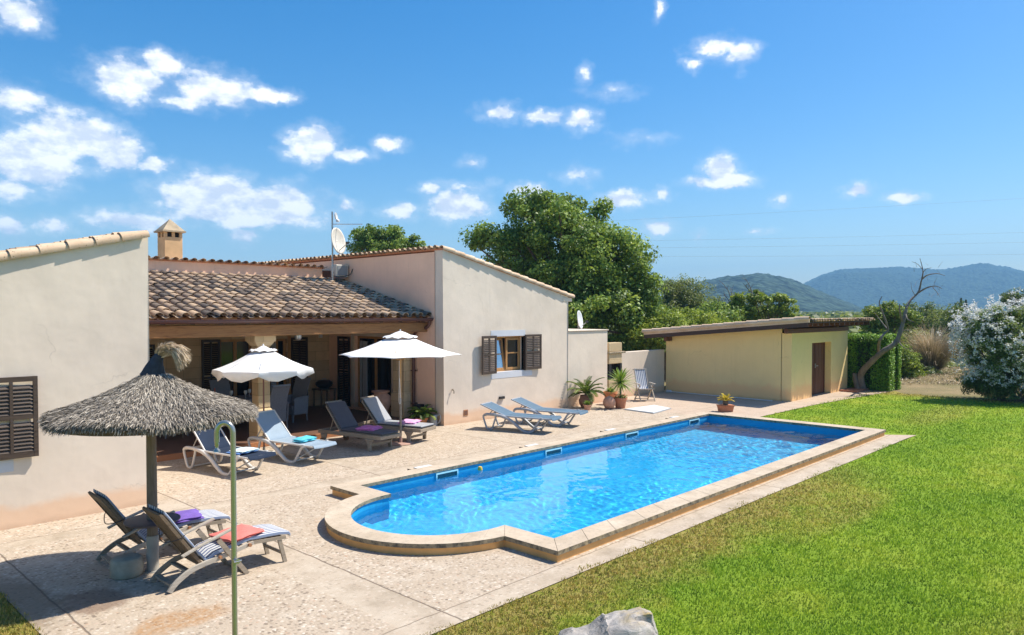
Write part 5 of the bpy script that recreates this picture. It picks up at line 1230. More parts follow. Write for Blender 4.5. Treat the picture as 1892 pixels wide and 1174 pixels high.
mb = MB(); mb.hexa([(-.19, -.11, 0), (.19, -.11, 0), (.19, .11, 0), (-.19, .11, 0), (-.22, -.13, .17), (.22, -.13, .17), (.22, .13, .17), (-.22, .13, .17)]); mb.box(-.235, .235, -.145, .145, .1705, .205); mb.build('pot', 'terracotta', t, bevel=.006)
mb = MB(); mb.lathe([(0, .20), (.075, .21), (.09, .26), (.07, .32), (0, .34)], n=14); mb.build('trunk', 'bark', t)
fronds(18, .26, .075, (80, 15), 40, 14, .33, .8).build('fronds', 'leaf_yellow', t)
# red flowers at the foot of the yucca
mb = MB()
for i in range(60):
    a, rr_ = rnd.random()*6.28, .10+.12*rnd.random(); c = Vector((19.12+math.cos(a)*rr_, 13.28+math.sin(a)*rr_, .34+rnd.random()*.10)); u = Vector((rnd.random()-.5, rnd.random()-.5, rnd.random())).normalized(); v = u.cross(Vector((.3, .5, .2))).normalized(); w_ = u.cross(v)
    mb.add([c-v*.018, c-w_*.018, c+v*.018, c+w_*.018], [(0, 1, 2, 3)], rnd.random())
ytree = [o for o in bpy.data.objects if o.name.startswith('potted_yucca')][0]
o = mb.build('flowers', 'petal_red', ytree); o.matrix_parent_inverse = Matrix.Translation((-19.12, -13.28, 0))
mb = MB()
for i in range(260):
    a, rr_ = rnd.random()*6.28, .05+.17*rnd.random(); c = Vector((math.cos(a)*rr_, math.sin(a)*rr_, .30+rnd.random()*.12)); u = Vector((rnd.random()-.5, rnd.random()-.5, rnd.random())).normalized(); v = u.cross(Vector((.3, .5, .2))).normalized(); w_ = u.cross(v)
    mb.add([c-v*.022, c-w_*.012, c+v*.022, c+w_*.012], [(0, 1, 2, 3)], rnd.random())
mb.build('undergrowth', 'leaf_big', ytree)
mb = MB(); mb.lathe([(0, 0), (.07, .005), (.14, .05), (.19, .13), (.20, .20), (.18, .29), (.12, .36), (.05, .39), (.045, .40), (.03, .385), (0, .37)], n=28); o = mb.build('clay_ball_pot', 'terracotta_pink', smooth=True); o.location = (18.72, 13.42, 0)
tag(o, 'round ball shaped pink clay pot lying between the brown pot and the red pot', 'clay pot')
mb = MB(); mb.lathe([(0, 0), (.15, 0), (.17, .05), (.27, .30), (.30, .44), (.27, .56), (.19, .63), (.19, .66), (.25, .68), (.25, .71), (.19, .71), (.15, .62), (0, .5)], n=30); o = mb.build('clay_urn', 'terracotta_pink', smooth=True); o.location = (12.36, 16.62, .119)
tag(o, 'big clay urn standing on the porch floor beside the stone pilaster', 'urn')
t = thing('watering_can', 'grey plastic watering can on the ground at the villa corner', 'watering can', (12.72, 14.80, 0), R(-60))
mb = MB(); mb.lathe([(0, 0), (.10, 0), (.105, .02), (.10, .26), (.09, .29), (.06, .30), (0, .295)], n=20); mb.build('body', 'grey_plastic', t, smooth=True)
mb = MB(); mb.tube(spline([(.09, 0, .26), (.17, 0, .30), (.20, 0, .22), (.17, 0, .12), (.10, 0, .06)], 4), .013, 8); mb.build('handle', 'grey_plastic', t, smooth=True)
mb = MB(); mb.tube([(-.09, 0, .06), (-.20, 0, .20), (-.24, 0, .28)], [.022, .016, .014], 8); mb.build('spout', 'grey_plastic', t, smooth=True)
mb = MB(); mb.box(12.60, 12.86, 15.34, 15.50, .12, .52); tag(mb.build('black_planter', 'black_metal', bevel=.01), 'square black planter behind the cycad beside the drainpipe', 'planter')

# ---------------------------------------------------------------- folding chair, board, pole
t = thing('folding_chair', 'reclining wooden folding chair with striped canvas beside the fireplace', 'chair', (21.3, 13.80, 0), R(-123)); S = .26
for s in (-S, S):
    mb = MB(); mb.bar((.28, s, 0), (-.10, s, .58), .025, .04, (1, 0, 0)); mb.build('leg', 'teak_light', t)
    mb = MB(); mb.bar((-.28, s*.92, 0), (.16, s*.92, .56), .025, .04, (1, 0, 0)); mb.build('leg', 'teak_light', t)
    mb = MB(); mb.bar((-.20, s*1.08, .60), (.24, s*1.08, .58), .05, .025); mb.build('armrest', 'teak_light', t, bevel=.003)
    mb = MB(); mb.bar((.25, s*.85, .42), (-.18, s*.85, .36), .022, .035); mb.bar((-.14, s*.8, .32), (-.42, s*.8, 1.06), .022, .032, (1, 0, 0)); mb.build('side_rail', 'teak_light', t)
mb = MB()
for a, b in (((.26, .05), 0), ((-.26, .05), 0), ((.24, .42), 0), ((-.41, 1.04), 0)): mb.bar((a[0], -S, a[1]), (a[0], S, a[1]), .025, .03)
mb.build('stretcher', 'teak_light', t)
mb = MB(); ribbon(mb, [(-.42, 1.07), (-.36, .90), (-.29, .72), (-.21, .52), (-.15, .41), (-.05, .38), (.1, .40), (.25, .44)], -.20, .20, .01, 4, .01); mb.build('canvas', 'striped_canvas', t, smooth=True)
mb = MB(); q = [(18.72, 11.82), (20.0, 12.02), (20.32, 12.80), (18.86, 12.92)]; mb.prism(q, .004, .035); bd = mb.build('ground_board', 'white_board', bevel=.004)
tag(bd, 'large flat white board lying on the paving near the far pool corner', 'board')
c = (sum(x for x, y in q)/4, sum(y for x, y in q)/4); mb = MB(); mb.prism([(c[0]+(x-c[0])*1.05, c[1]+(y-c[1])*1.07) for x, y in q], .001, .018); mb.build('edge_frame', 'grey_plastic', bd)
mb = MB(); mb.tube([(24.18, 14.55, .03), (24.0, 10.5, .03)], .017, 8); mb.tube([(24.2, 14.7, .035), (24.19, 14.5, .035)], .05, 8)
tag(mb.build('pool_pole', 'white_plastic', smooth=True), 'long white pool cleaning pole lying at the foot of the yellow shed wall', 'pole')

# ---------------------------------------------------------------- furniture under the porch
def wicker_chair(label, loc, rz, group):
    t = thing('wicker_chair', label, 'chair', loc, rz, group)       # local +x = direction the sitter faces
    mb = MB(); mb.hexa([(-.24, -.26, .18), (.26, -.26, .20), (.26, .26, .20), (-.24, .26, .18), (-.25, -.27, .45), (.28, -.27, .45), (.28, .27, .45), (-.25, .27, .45)]); mb.build('seat', 'wicker', t, bevel=.02)
    mb = MB(); ribbon(mb, [(-.22, .30), (-.24, .55), (-.30, .85), (-.40, 1.12), (-.42, 1.13)], -.26, .26, .05, 6, 0)
    mb.build('backrest', 'wicker', t, smooth=True, bevel=.01)
    for s in (-1, 1):
        mb = MB(); ribbon(mb, [(-.27, .66), (0, .665), (.22, .64), (.28, .60)], s*.30-.03, s*.30+.03, .035); mb.hexa([(-.24, s*.30-.015, .2), (.26, s*.30-.015, .2), (.26, s*.30+.015, .2), (-.24, s*.30+.015, .2), (-.26, s*.30-.015, .63), (.24, s*.30-.015, .60), (.24, s*.30+.015, .60), (-.26, s*.30+.015, .63)]); mb.build('armrest', 'wicker', t)
        for x in (-.24, .24): mb = MB(); mb.tube([(x, s*.26, .25), (x*1.08, s*.27, .02)], .022, 8); mb.lathe([(0, 0), (.02, 0), (.02, .02), (0, .02)], (x*1.08, s*.27, 0), 8); mb.build('leg', 'wicker', t)
    return t
G4 = 'grey wicker chairs on the porch'
wicker_chair('grey wicker armchair at the right end of the porch table', (10.22, 17.62, .12), R(195), G4)
wicker_chair('grey wicker chair seen from behind, just right of the porch column', (9.12, 16.72, .12), R(98), G4)
wicker_chair('grey wicker chair behind the porch table, facing the pool', (8.75, 18.35, .12), R(-90), G4)
wicker_chair('grey wicker chair at the far left end of the porch table', (7.0, 17.5, .12), R(5), G4)
t = thing('porch_table', 'long porch dining table draped in a grey cloth', 'table', (8.45, 17.5, .12))
mb = MB(); mb.box(-.95, .95, -.45, .45, .70, .74); mb.build('table_top', 'dark_wood', t)
mb = MB(); mb.box(-1.0, 1.0, -.5, .5, .7405, .75)
N_ = 60
for (x0, y0, x1, y1) in ((-1, -.5, 1, -.5), (1, -.5, 1, .5), (1, .5, -1, .5), (-1, .5, -1, -.5)):
    vs = []; nx_, ny_ = (y1-y0), -(x1-x0); L_ = math.hypot(nx_, ny_); nx_ /= L_; ny_ /= L_; K = 24
    for zz, am in ((.75, 0), (.62, .4), (.42, 1)):
        for k in range(K+1): f_ = k/K; w_ = .018*am*math.sin(f_*L_*26); vs.append((x0+(x1-x0)*f_+nx_*w_, y0+(y1-y0)*f_+ny_*w_, zz))
    mb.add(vs, [(i*(K+1)+k, i*(K+1)+k+1, (i+1)*(K+1)+k+1, (i+1)*(K+1)+k) for i in range(2) for k in range(K)])
mb.build('tablecloth', 'table_cloth', t, smooth=True)
for s in (-1, 1):
    for q in (-1, 1): mb = MB(); mb.box(s*.85-.03, s*.85+.03, q*.38-.03, q*.38+.03, 0, .699); mb.build('leg', 'dark_wood', t)
gp = [(0, 0), (.034, .002), (.036, .006), (.006, .012), (.005, .09), (.03, .11), (.042, .15), (.038, .20), (.036, .20), (.038, .15), (.0, .11)]
for i, (x, y, lb) in enumerate(((8.72, 17.25, 'wine glass on the porch table next to the column'), (8.45, 17.45, 'wine glass on the middle of the grey cloth'), (8.95, 17.5, 'wine glass nearest the right hand armchair'), (7.95, 17.2, 'wine glass beside the red bottle'))):
    mb = MB(); mb.lathe(gp, n=14); o = mb.build('wine_glass', 'clear_glass', smooth=True); o.location = (x, y, .871); tag(o, lb, 'glass', 'wine glasses on the porch table')
mb = MB(); mb.lathe([(0, 0), (.04, 0), (.042, .02), (.042, .17), (.015, .23), (.015, .30), (0, .30)], n=14); o = mb.build('bottle', 'bottle_red', smooth=True); o.location = (8.02, 17.42, .871); tag(o, 'dark red bottle standing on the grey porch table', 'bottle')
t = thing('barbecue_stand', 'small dark side table against the porch back wall', 'table', (12.42, 19.55, .12))
mb = MB(); mb.box(-.27, .27, -.25, .25, .52, .56); mb.build('table_top', 'teak_dark', t)
for s in (-1, 1):
    for q in (-1, 1): mb = MB(); mb.box(s*.23-.02, s*.23+.02, q*.21-.02, q*.21+.02, 0, .519); mb.build('leg', 'teak_dark', t)
t = thing('table_grill', 'black oval table grill with a lid on the small side table', 'grill', (12.42, 19.55, .681))
mb = MB(); mb.lathe([(0, 0), (.12, 0), (.24, .08), (.26, .13), (0, .13)], n=24); mb.build('bowl', 'black_metal', t, smooth=True)
mb = MB(); mb.lathe([(.265, .131), (.25, .19), (.17, .25), (0, .27)], n=24); l_ = mb.build('lid', 'black_metal', t, smooth=True)
mb = MB(); mb.tube(spline([(-.06, 0, .26), (-.05, 0, .30), (.05, 0, .30), (.06, 0, .26)], 3), .01, 6); mb.build('handle', 'zinc', l_)

# ---------------------------------------------------------------- dishes, mast, air conditioner
def dish(name, label, loc, r, nrm, mat, mast=None):
    t = thing(name, label, 'satellite dish', loc); n = Vector(nrm).normalized(); q = n.to_track_quat('Z', 'Y')
    mb = MB(); pr_ = [(r*k/8, .16*r*(k/8)**2) for k in range(9)]; K = 28
    vs = [q@Vector((a*math.cos(2*math.pi*k/K)*.92, a*math.sin(2*math.pi*k/K), z)) for a, z in pr_ for k in range(K)]; fs = [(i*K+k, i*K+(k+1) % K, (i+1)*K+(k+1) % K, (i+1)*K+k) for i in range(8) for k in range(K)]
    mb.add(vs, fs); o = mb.build('reflector', mat, t, smooth=True); sm = o.modifiers.new('thick', 'SOLIDIFY'); sm.thickness = .02
    f_ = n*r*.95-Vector((0, 0, r*.35)); mb = MB(); mb.tube([q@Vector((0, -r*.9, .14*r)) if 0 else Vector((0, 0, -r*.8))+n*.05, f_], .012, 6); mb.build('feed_arm', 'zinc', t)
    mb = MB(); mb.box(f_.x-.035, f_.x+.035, f_.y-.035, f_.y+.035, f_.z-.03, f_.z+.05); mb.build('receiver', 'black_metal', t)
    return t
ms = (12.32, 18.9)
mb = MB(); mb.tube([(ms[0], ms[1], 3.95), (ms[0], ms[1], 6.0)], .025, 8); am = mb.build('antenna_mast', 'zinc', smooth=True); tag(am, 'thin metal antenna mast rising from the porch roof beside the right wing', 'mast')
mb = MB(); mb.tube([(ms[0]-.02*RT[0], ms[1]-.02*RT[1], 5.63), (ms[0]+.9*RT[0], ms[1]+.9*RT[1], 5.63)], .011, 6); mb.build('cross_bar', 'zinc', am)
dish('satellite_dish', 'large cream satellite dish on the antenna mast', (12.38, 18.78, 5.12), .40, (.42, -.95, .18), 'dish_paint')
t = thing('mast_antenna', 'small round white antenna at the top of the mast', 'antenna', (12.40, 18.82, 5.86)); mb = MB(); K = 20
for y_, r0 in ((0, .0),):
    mb.lathe([(0, -.02), (.10, -.02), (.12, .0), (.115, .02), (.08, .0), (0, -.005)], n=20)
o = mb.build('drum', 'white_plastic', t, smooth=True); o.rotation_euler = (R(80), 0, R(40)); mb = MB(); mb.lathe([(0, -.05), (.05, -.04), (.055, 0), (.04, .03), (0, .04)], n=14); o = mb.build('housing', 'white_plastic', t, smooth=True); o.location = (.03, -.04, -.12)
t = thing('air_conditioner', 'small outdoor air conditioning unit on the porch roof behind the mast', 'air conditioner', (12.62, 19.1, 4.02)); mb = MB(); mb.box(-.2, .22, -.25, .05, .05, .42); mb.build('case', 'dish_paint', t, bevel=.015); mb = MB(); mb.box(-.16, .18, -.262, -.2505, .10, .38); mb.build('grille', 'grey_plastic', t)
mb = MB(); mb.tube(spline([(-.2, -.1, .2), (-.28, -.15, .1), (-.15, -.3, .05), (.2, -.35, .12), (.27, -.4, .3)], 4), .012, 6); mb.build('hose', 'black_metal', t)
dish('satellite_dish', 'small white satellite dish on the flat roof of the low annex', (19.95, 15.6, 2.75), .32, (.36, -.90, .15), 'white_plastic')
for o in bpy.data.objects:
    if o.name == 'satellite_dish.001': mb = MB(); mb.tube([(0, 0, -.33), (0, 0, .0)], .02, 8); mb.build('bracket', 'zinc', o)
# ---------------------------------------------------------------- foliage
def leaf_cloud(C, S, out, lvc, name, mat, parent, asp=.55, up_bias=.35, rs=.6, curl=0):
    """C centres, S leaf lengths, out outward directions, lvc base shade"""
    n = len(C); N_ = out*.55+nr.normal(size=(n, 3))*rs; N_[:, 2] += up_bias; N_ /= np.linalg.norm(N_, axis=1)[:, None]+1e-9
    T = np.cross(N_, nr.normal(size=(n, 3))); T /= np.linalg.norm(T, axis=1)[:, None]+1e-9; B = np.cross(N_, T)
    a = T*(S*.5)[:, None]; b = B*(S*.5*asp)[:, None]
    V = np.stack([C-a, C-b+N_*(S*.10)[:, None], C+a, C+b+N_*(S*.10)[:, None]], 1).reshape(-1, 3)
    return np_mesh(name, V, np.arange(n*4).reshape(-1, 4), np.clip(lvc, 0, 1), mat, parent)
def crown_points(blobs, nclump, per, cr, shell=2.2, zcut=None, flat=.75):
    """blobs: (x,y,z,rx,ry,rz) ; returns leaf centres, outward, clump shade, clump centres"""
    w_ = np.array([b[3]*b[4]*b[5] for b in blobs])**.75; w_ /= w_.sum(); idx = nr.choice(len(blobs), nclump, p=w_); B = np.array(blobs)[idx]
    d = nr.normal(size=(nclump, 3)); d /= np.linalg.norm(d, axis=1)[:, None]; r = nr.random(nclump)**(1/shell)
    cc = B[:, :3]+d*r[:, None]*B[:, 3:6]
    c_r = cr*(.6+.8*nr.random(nclump)); sh = nr.random(nclump)
    k = np.repeat(np.arange(nclump), per); n = len(k); g = nr.normal(size=(n, 3)); g /= np.linalg.norm(g, axis=1)[:, None]; rr = nr.random(n)**.45
    P = cc[k]+g*(rr*c_r[k])[:, None]*np.array([1, 1, flat])
    if zcut is not None: m_ = P[:, 2] > zcut; P = P[m_]; k = k[m_]; g = g[m_]; d_ = d[k]; 
    else: d_ = d[k]
    o = g*.6+d_*.6; o /= np.linalg.norm(o, axis=1)[:, None]+1e-9
    return P, o, sh[k], cc
def tree(name, label, base, blobs, nclump, per, cr, ls, mat, trunk_r=.15, trunk_h=None, limbs=9, bark='bark', group=None, cat='tree', asp=.55, lvk=(.45, .55), zcut=.05, shell=2.2, up_b=.35, sub='crown', core=0):
    t = thing(name, label, cat, (base[0], base[1], 0), 0, group)
    B = [(b[0]-base[0], b[1]-base[1], b[2], b[3], b[4], b[5]) for b in blobs]
    P, o, sh, cc = crown_points(B, nclump, per, cr, shell, zcut)
    S = ls*(.5+1.0*nr.random(len(P))**1.3); lv = lvk[0]*sh+lvk[1]*nr.random(len(P))
    cr_ = leaf_cloud(P, S, o, lv, sub, mat, t, asp, up_b)
    th = trunk_h if trunk_h else min(b[2] for b in B)
    mb = MB(); top = Vector((.1, .05, th)); mb.tube(spline([(0, 0, -.05), (.06, -.04, th*.35), (-.03, .05, th*.7), tuple(top)], 4), [trunk_r*(1.25-.5*i/12) for i in range(13)], 10)
    ks = nr.choice(len(cc), min(limbs, len(cc)), replace=False)
    for k in ks:
        e = Vector(cc[k]); s_ = Vector((0, 0, th*rnd.uniform(.55, 1))); mid = s_.lerp(e, .5)+Vector((rnd.uniform(-.2, .2), rnd.uniform(-.2, .2), rnd.uniform(0, .3))); pts = spline([tuple(s_), tuple(mid), tuple(e)], 5)
        mb.tube(pts, [max(.008, trunk_r*.5*(1-i/len(pts))+.008) for i in range(len(pts))], 6)
    mb.build('trunk', bark, t, smooth=True)
    return t
def pb(px, py, d, r, rz=None, ry=None):      # blob from its place in the view: column, row, distance, radius in metres
    p = at(px, d); z = H-(py-HY)*d/FPX; return (p.x, p.y, z, r, ry or r, rz or r)

# the big tree beyond the villa
bt = at(1035, 34)
tree('big_tree', 'huge round broadleaf tree towering behind the right wing of the villa', (bt.x, bt.y),
     [pb(1035, 480, 34, 3.0, 2.7), pb(925, 455, 34, 1.45, 1.3), pb(985, 400, 34, 1.5, 1.2), pb(1010, 385, 34.5, 1.2, .9), pb(1075, 410, 34, 1.4, 1.1), pb(1125, 470, 33.5, 1.7, 1.6), pb(1160, 540, 33.5, 1.35, 1.6), pb(1140, 600, 33, 1.6, 1.3), pb(900, 440, 34, .8, .7), pb(1180, 500, 33.5, .8, .9), pb(1060, 560, 32.5, 2.4, 2.0), pb(1185, 570, 33.3, .7, 1.0)],
     410, 240, .60, .16, 'leaf_big', .34, 3.4, 46, asp=.6)
st_ = at(712, 43)
tree('tree_behind_roof', 'small leafy treetop showing above the ridge tiles left of the villa corner', (st_.x, st_.y),
     [pb(700, 455, 43, 1.5, 1.1), pb(735, 448, 43, 1.2, .95), pb(705, 425, 43, .7, .5), pb(660, 445, 43, .5, .8), pb(772, 458, 43, .5, .35), pb(680, 438, 43, .8, .6)], 120, 120, .38, .15, 'leaf_big', .2, 5.0, 20, zcut=3)
# trees and shrubs between villa and shed, and beyond the shed
G5 = 'trees and shrubs beyond the garden'
def T(name, label, pxd, blobs, *a, **k): b = at(pxd[0], pxd[1]); return tree(name, label, (b.x, b.y), blobs, *a, group=G5, **k)
T('lime_shrub', 'bright yellow green shrub behind the cream garden wall', (1230, 33), [pb(1225, 612, 33, 1.5, .85), pb(1280, 600, 34, 1.2, .75), pb(1180, 625, 32.5, 1.2, .9), pb(1330, 606, 35, .9, .6)], 230, 110, .36, .12, 'leaf_lime', .1, 1.0, 20, cat='shrub')
T('olive_tree', 'feathery olive green tree between the big tree and the hills', (1255, 47), [pb(1240, 555, 47, 1.6, 1.3), pb(1275, 548, 47, 1.4, 1.1), pb(1215, 580, 46, 1.4, 1.1), pb(1300, 575, 47, 1.5, 1.0), pb(1265, 525, 47, .7, .55), pb(1240, 530, 47, .6, .5)], 330, 90, .42, .14, 'leaf_olive', .16, 2.4, 26, asp=.35)
T('sparse_tree', 'thin half bare tree with pale twigs rising above the shed roof', (1375, 44), [pb(1350, 590, 44, 1.3, .9), pb(1400, 585, 44, 1.3, .9), pb(1380, 565, 44, .9, .7)], 90, 70, .38, .15, 'leaf_olive', .12, 2.2, 18, asp=.4)
T('fig_tree', 'light green fig like tree rising directly above the shed roof', (1425, 41), [pb(1425, 572, 41, .7, .6), pb(1450, 570, 41, .6, .7), pb(1385, 580, 41, .7, .6), pb(1402, 552, 41, .6, .5), pb(1365, 560, 41, .5, .45), pb(1457, 592, 41, .5, .45), pb(1440, 550, 41, .35, .3)], 105, 80, .26, .17, 'leaf_lime', .1, 2.0, 18, lvk=(.5, .4))
T('shaded_tree', 'dark green tree filling the gap left of the shed roof', (1290, 38), [pb(1320, 590, 40, 1.5, .8), pb(1230, 600, 38, 1.2, 1.0), pb(1360, 600, 42, 1.3, .7)], 200, 90, .4, .14, 'leaf_big', .13, 1.5, 20)
T('walnut_tree', 'light green tree right of the shed roof behind the dead tree', (1640, 42), [pb(1635, 585, 42, 1.15, .85), pb(1610, 600, 42, .8, .9), pb(1665, 590, 42, .9, .8), pb(1625, 640, 41, 1.2, .9)], 190, 90, .36, .16, 'leaf_lime', .12, 1.6, 20, lvk=(.4, .3))
for i, (px, py, d, r, rz, lb, mt_) in enumerate(((1700, 590, 52, 1.8, 1.2, 'dark green bushy tree directly behind the dead tree', 'leaf_dark'), (1745, 600, 50, 1.9, 1.3, 'round dark evergreen left of the white oleander', 'leaf_olive'), (1785, 605, 46, 1.6, 1.6, 'darkest evergreen touching the left side of the oleander', 'leaf_dark'),
                                                 (1720, 645, 47, 1.9, 1.2, 'dense evergreen bush above the dry pampas tuft', 'leaf_dark'), (1670, 640, 45, 1.5, 1.1, 'mid green bush behind the clipped hedge', 'leaf_olive'), (1765, 655, 44, 1.5, 1.2, 'low dark bush behind the right of the pampas tuft', 'leaf_dark'))):
    T('evergreen_bush', lb, (px, d), [pb(px, py, d, r, rz), pb(px-18, py+14, d, r*.7, rz*.8), pb(px+20, py+10, d+.5, r*.7, rz*.7)], 150, 90, .42, .13, mt_, .12, 1.2, 10, cat='bush')
T('pine_top', 'dark treetop peeping over the white oleander', (1872, 60), [pb(1872, 550, 60, .9, .6), pb(1880, 560, 60, .9, .5)], 60, 90, .4, .13, 'leaf_dark', .12, 3.0, 8)
for i, (px, d, lb) in enumerate(((1668, 34, 'lime green shrub right of the clipped hedge'), (1700, 36, 'low light green shrub left of the pampas tuft'))):
    T('light_shrub', lb, (px, d), [pb(px, 665 if i == 0 else 690, d, .75, .75 if i == 0 else .4), pb(px+14, 685 if i == 0 else 695, d, .6, .5 if i == 0 else .3)], 70, 90, .28, .11, 'leaf_lime' if i == 0 else 'leaf_olive', .05, .5, 6, cat='shrub', lvk=(.4, .35))
for i, (px, h) in enumerate(((1775, 553), (1784, 556))):
    b = at(px, 210); t = thing('cypress', ('left' if i == 0 else 'right')+' one of two tiny dark cypresses on the skyline left of the oleander', 'tree', (b.x, b.y, 0), 0, 'distant cypresses')
    n = 900; z = nr.random(n)*(3+(578-h)*210/1357); a = nr.random(n)*6.28; r = .75*np.sqrt(nr.random(n))*(1-(z/z.max())**2.2*.9); P = np.stack([r*np.cos(a), r*np.sin(a), z+.2], 1); O = np.stack([np.cos(a), np.sin(a), a*0], 1)
    leaf_cloud(P, .5+.2*nr.random(n), O, nr.random(n)*.5, 'crown', 'leaf_dark', t); mb = MB(); mb.tube([(0, 0, 0), (0, 0, 2)], .15, 6); mb.build('trunk', 'bark', t)

# clipped hedge
def hedge():
    x0, x1, y0, y1, z1 = 30.05, 31.55, 8.62, 12.2, 2.12
    t = thing('clipped_hedge', 'clipped bright green cypress hedge at the right end of the shed', 'hedge', ((x0+x1)/2, (y0+y1)/2, 0)); cx_, cy_ = (x0+x1)/2, (y0+y1)/2
    n = 42000; f_ = nr.random(n); P = np.zeros((n, 3)); O = np.zeros((n, 3)); X = x0+nr.random(n)*(x1-x0); Y = y0+nr.random(n)*(y1-y0); Z = nr.random(n)*z1
    s = f_ < .32; P[s] = np.stack([np.full(s.sum(), x0), Y[s], Z[s]], 1); O[s] = (-1, 0, 0)
    s = (f_ >= .32) & (f_ < .62); P[s] = np.stack([X[s], np.full(s.sum(), y0), Z[s]], 1); O[s] = (0, -1, 0)
    s = (f_ >= .62) & (f_ < .92); P[s] = np.stack([X[s], Y[s], np.full(s.sum(), z1)], 1); O[s] = (0, 0, 1)
    s = f_ >= .92; P[s] = np.stack([np.full(s.sum(), x1), Y[s], Z[s]], 1); O[s] = (1, 0, 0)
    ph = P[:, 0]*6.0+P[:, 1]*6.0; rib = np.sin(ph)*.5+np.sin(ph*2.7+1)*.3; P -= O*(.10*nr.random(n)+.11*(rib < -.15))[:, None]; P += nr.normal(size=(n, 3))*.03
    # rounded shoulders
    P[:, 2] -= .12*np.clip((np.abs(P[:, 0]-cx_)/((x1-x0)/2))**6, 0, 1)*(P[:, 2] > z1*.8); P -= np.array([cx_, cy_, 0])
    P[:, 1] += .10*(P[:, 2] > z1*.85)*(P[:, 1] < (y0-cy_)*.9)
    leaf_cloud(P, .06+.05*nr.random(n), O, .42+.32*rib+.5*(nr.random(n)-.4), 'foliage', 'leaf_hedge', t, .45, .5, .5)
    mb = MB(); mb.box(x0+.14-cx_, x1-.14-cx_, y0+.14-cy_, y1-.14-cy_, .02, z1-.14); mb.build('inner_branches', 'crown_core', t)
hedge()

# white oleander
def oleander():
    c = at(1868, 25.2); t = thing('oleander', 'large oleander bush covered in white flowers at the right edge of the lawn', 'bush', (c.x, c.y, 0))
    def lb(px, py, r, rz=None, d=25.2): q = at(px, d); return (q.x-c.x, q.y-c.y, H-(py-HY)*d/FPX, r, r, rz or r)
    B = [lb(1870, 645, 1.45, 1.05), lb(1830, 620, .95, .9), lb(1810, 610, .62, .6), lb(1850, 588, .75, .42), lb(1895, 592, .9, .5), lb(1825, 690, .85, .75), lb(1812, 720, .5, .4), lb(1930, 640, 1.4, 1.3), lb(1850, 720, 1.0, .45), lb(1930, 720, 1.1, .5)]
    P, o, sh, cc = crown_points(B, 520, 110, .24, 2.6, .10, 1.0)
    leaf_cloud(P, .10+.07*nr.random(len(P)), o, .35*sh+.6*nr.random(len(P)), 'foliage', 'leaf_oleander', t, .22, .6, .6)
    # blossom clusters sit at the tips of the outer clumps
    d = nr.normal(size=(len(cc), 3)); ctr = np.array([0, 0, 2.0]); outw = cc-ctr; rad = np.linalg.norm(outw/np.array([1.8, 1.8, 1.6]), axis=1); sel = (rad > .62) & (cc[:, 2] > .8) | (nr.random(len(cc)) < .12); fc = cc[sel]; ow = outw[sel]/np.linalg.norm(outw[sel], axis=1)[:, None]
    per = 7; C = np.repeat(fc+ow*.20, per, 0)+nr.normal(size=(len(fc)*per, 3))*.22; C = C[C[:, 2] > .5]; per2 = 16
    Q = np.repeat(C, per2, 0)+nr.normal(size=(len(C)*per2, 3))*.045; O = np.tile(np.array([0, 0, 1.]), (len(Q), 1))
    leaf_cloud(Q, .045+.03*nr.random(len(Q)), O, nr.random(len(Q)), 'blossom', 'petal_white', t, .9, .5, .8)
    mb = MB()
    for k in range(26):
        e = Vector(cc[rnd.randrange(len(cc))]); a = rnd.random()*6.28; s_ = Vector((.35*math.cos(a), .35*math.sin(a), 0)); pts = spline([tuple(s_), tuple(s_.lerp(e, .5)+Vector((0, 0, .3))), tuple(e)], 4); mb.tube(pts, [.022*(1-i/len(pts)*.7) for i in range(len(pts))], 5)
    mb.build('stems', 'bark', t)
oleander()

# dry pampas tuft
def pampas():
    c = at(1722, 37); t = thing('pampas_tuft', 'tall dry ornamental grass tuft on the bare ground beyond the lawn', 'ornamental grass', (c.x, c.y, 0))
    def blades(n, L0, L1, wd, sp, lv0, lv1, name, mat):
        a = nr.random(n)*6.28; el = np.pi/2-np.abs(nr.normal(size=n))*sp; L = L0+(L1-L0)*nr.random(n); K = 5; V = np.zeros((n, (K+1)*2, 3)); r0 = .28*np.sqrt(nr.random(n)); p = np.stack([np.cos(a)*r0, np.sin(a)*r0, np.zeros(n)], 1)
        sd_ = np.stack([-np.sin(a+.6), np.cos(a+.6), np.zeros(n)], 1)
        for k in range(K+1):
            w_ = wd*(1-.75*k/K); V[:, 2*k] = p-sd_*w_; V[:, 2*k+1] = p+sd_*w_
            p = p+np.stack([np.cos(a)*np.cos(el), np.sin(a)*np.cos(el), np.sin(el)], 1)*(L/K)[:, None]; el = el-.13*(k+1)*nr.random(n)*1.2
        V[:, :, 2] = np.maximum(V[:, :, 2], .02); b = np.arange(n)[:, None]*(K+1)*2; F = np.concatenate([b+np.array([2*k, 2*k+1, 2*k+3, 2*k+2]) for k in range(K)], 0); lv = lv0+(lv1-lv0)*nr.random(n)
        np_mesh(name, V.reshape(-1, 3), F, np.tile(lv, K), mat, t)
    blades(2600, 1.0, 1.9, .010, .42, 0, .5, 'leaves', 'dry_grass'); blades(700, 1.9, 2.7, .014, .36, .6, 1, 'plumes', 'dry_grass')
pampas()

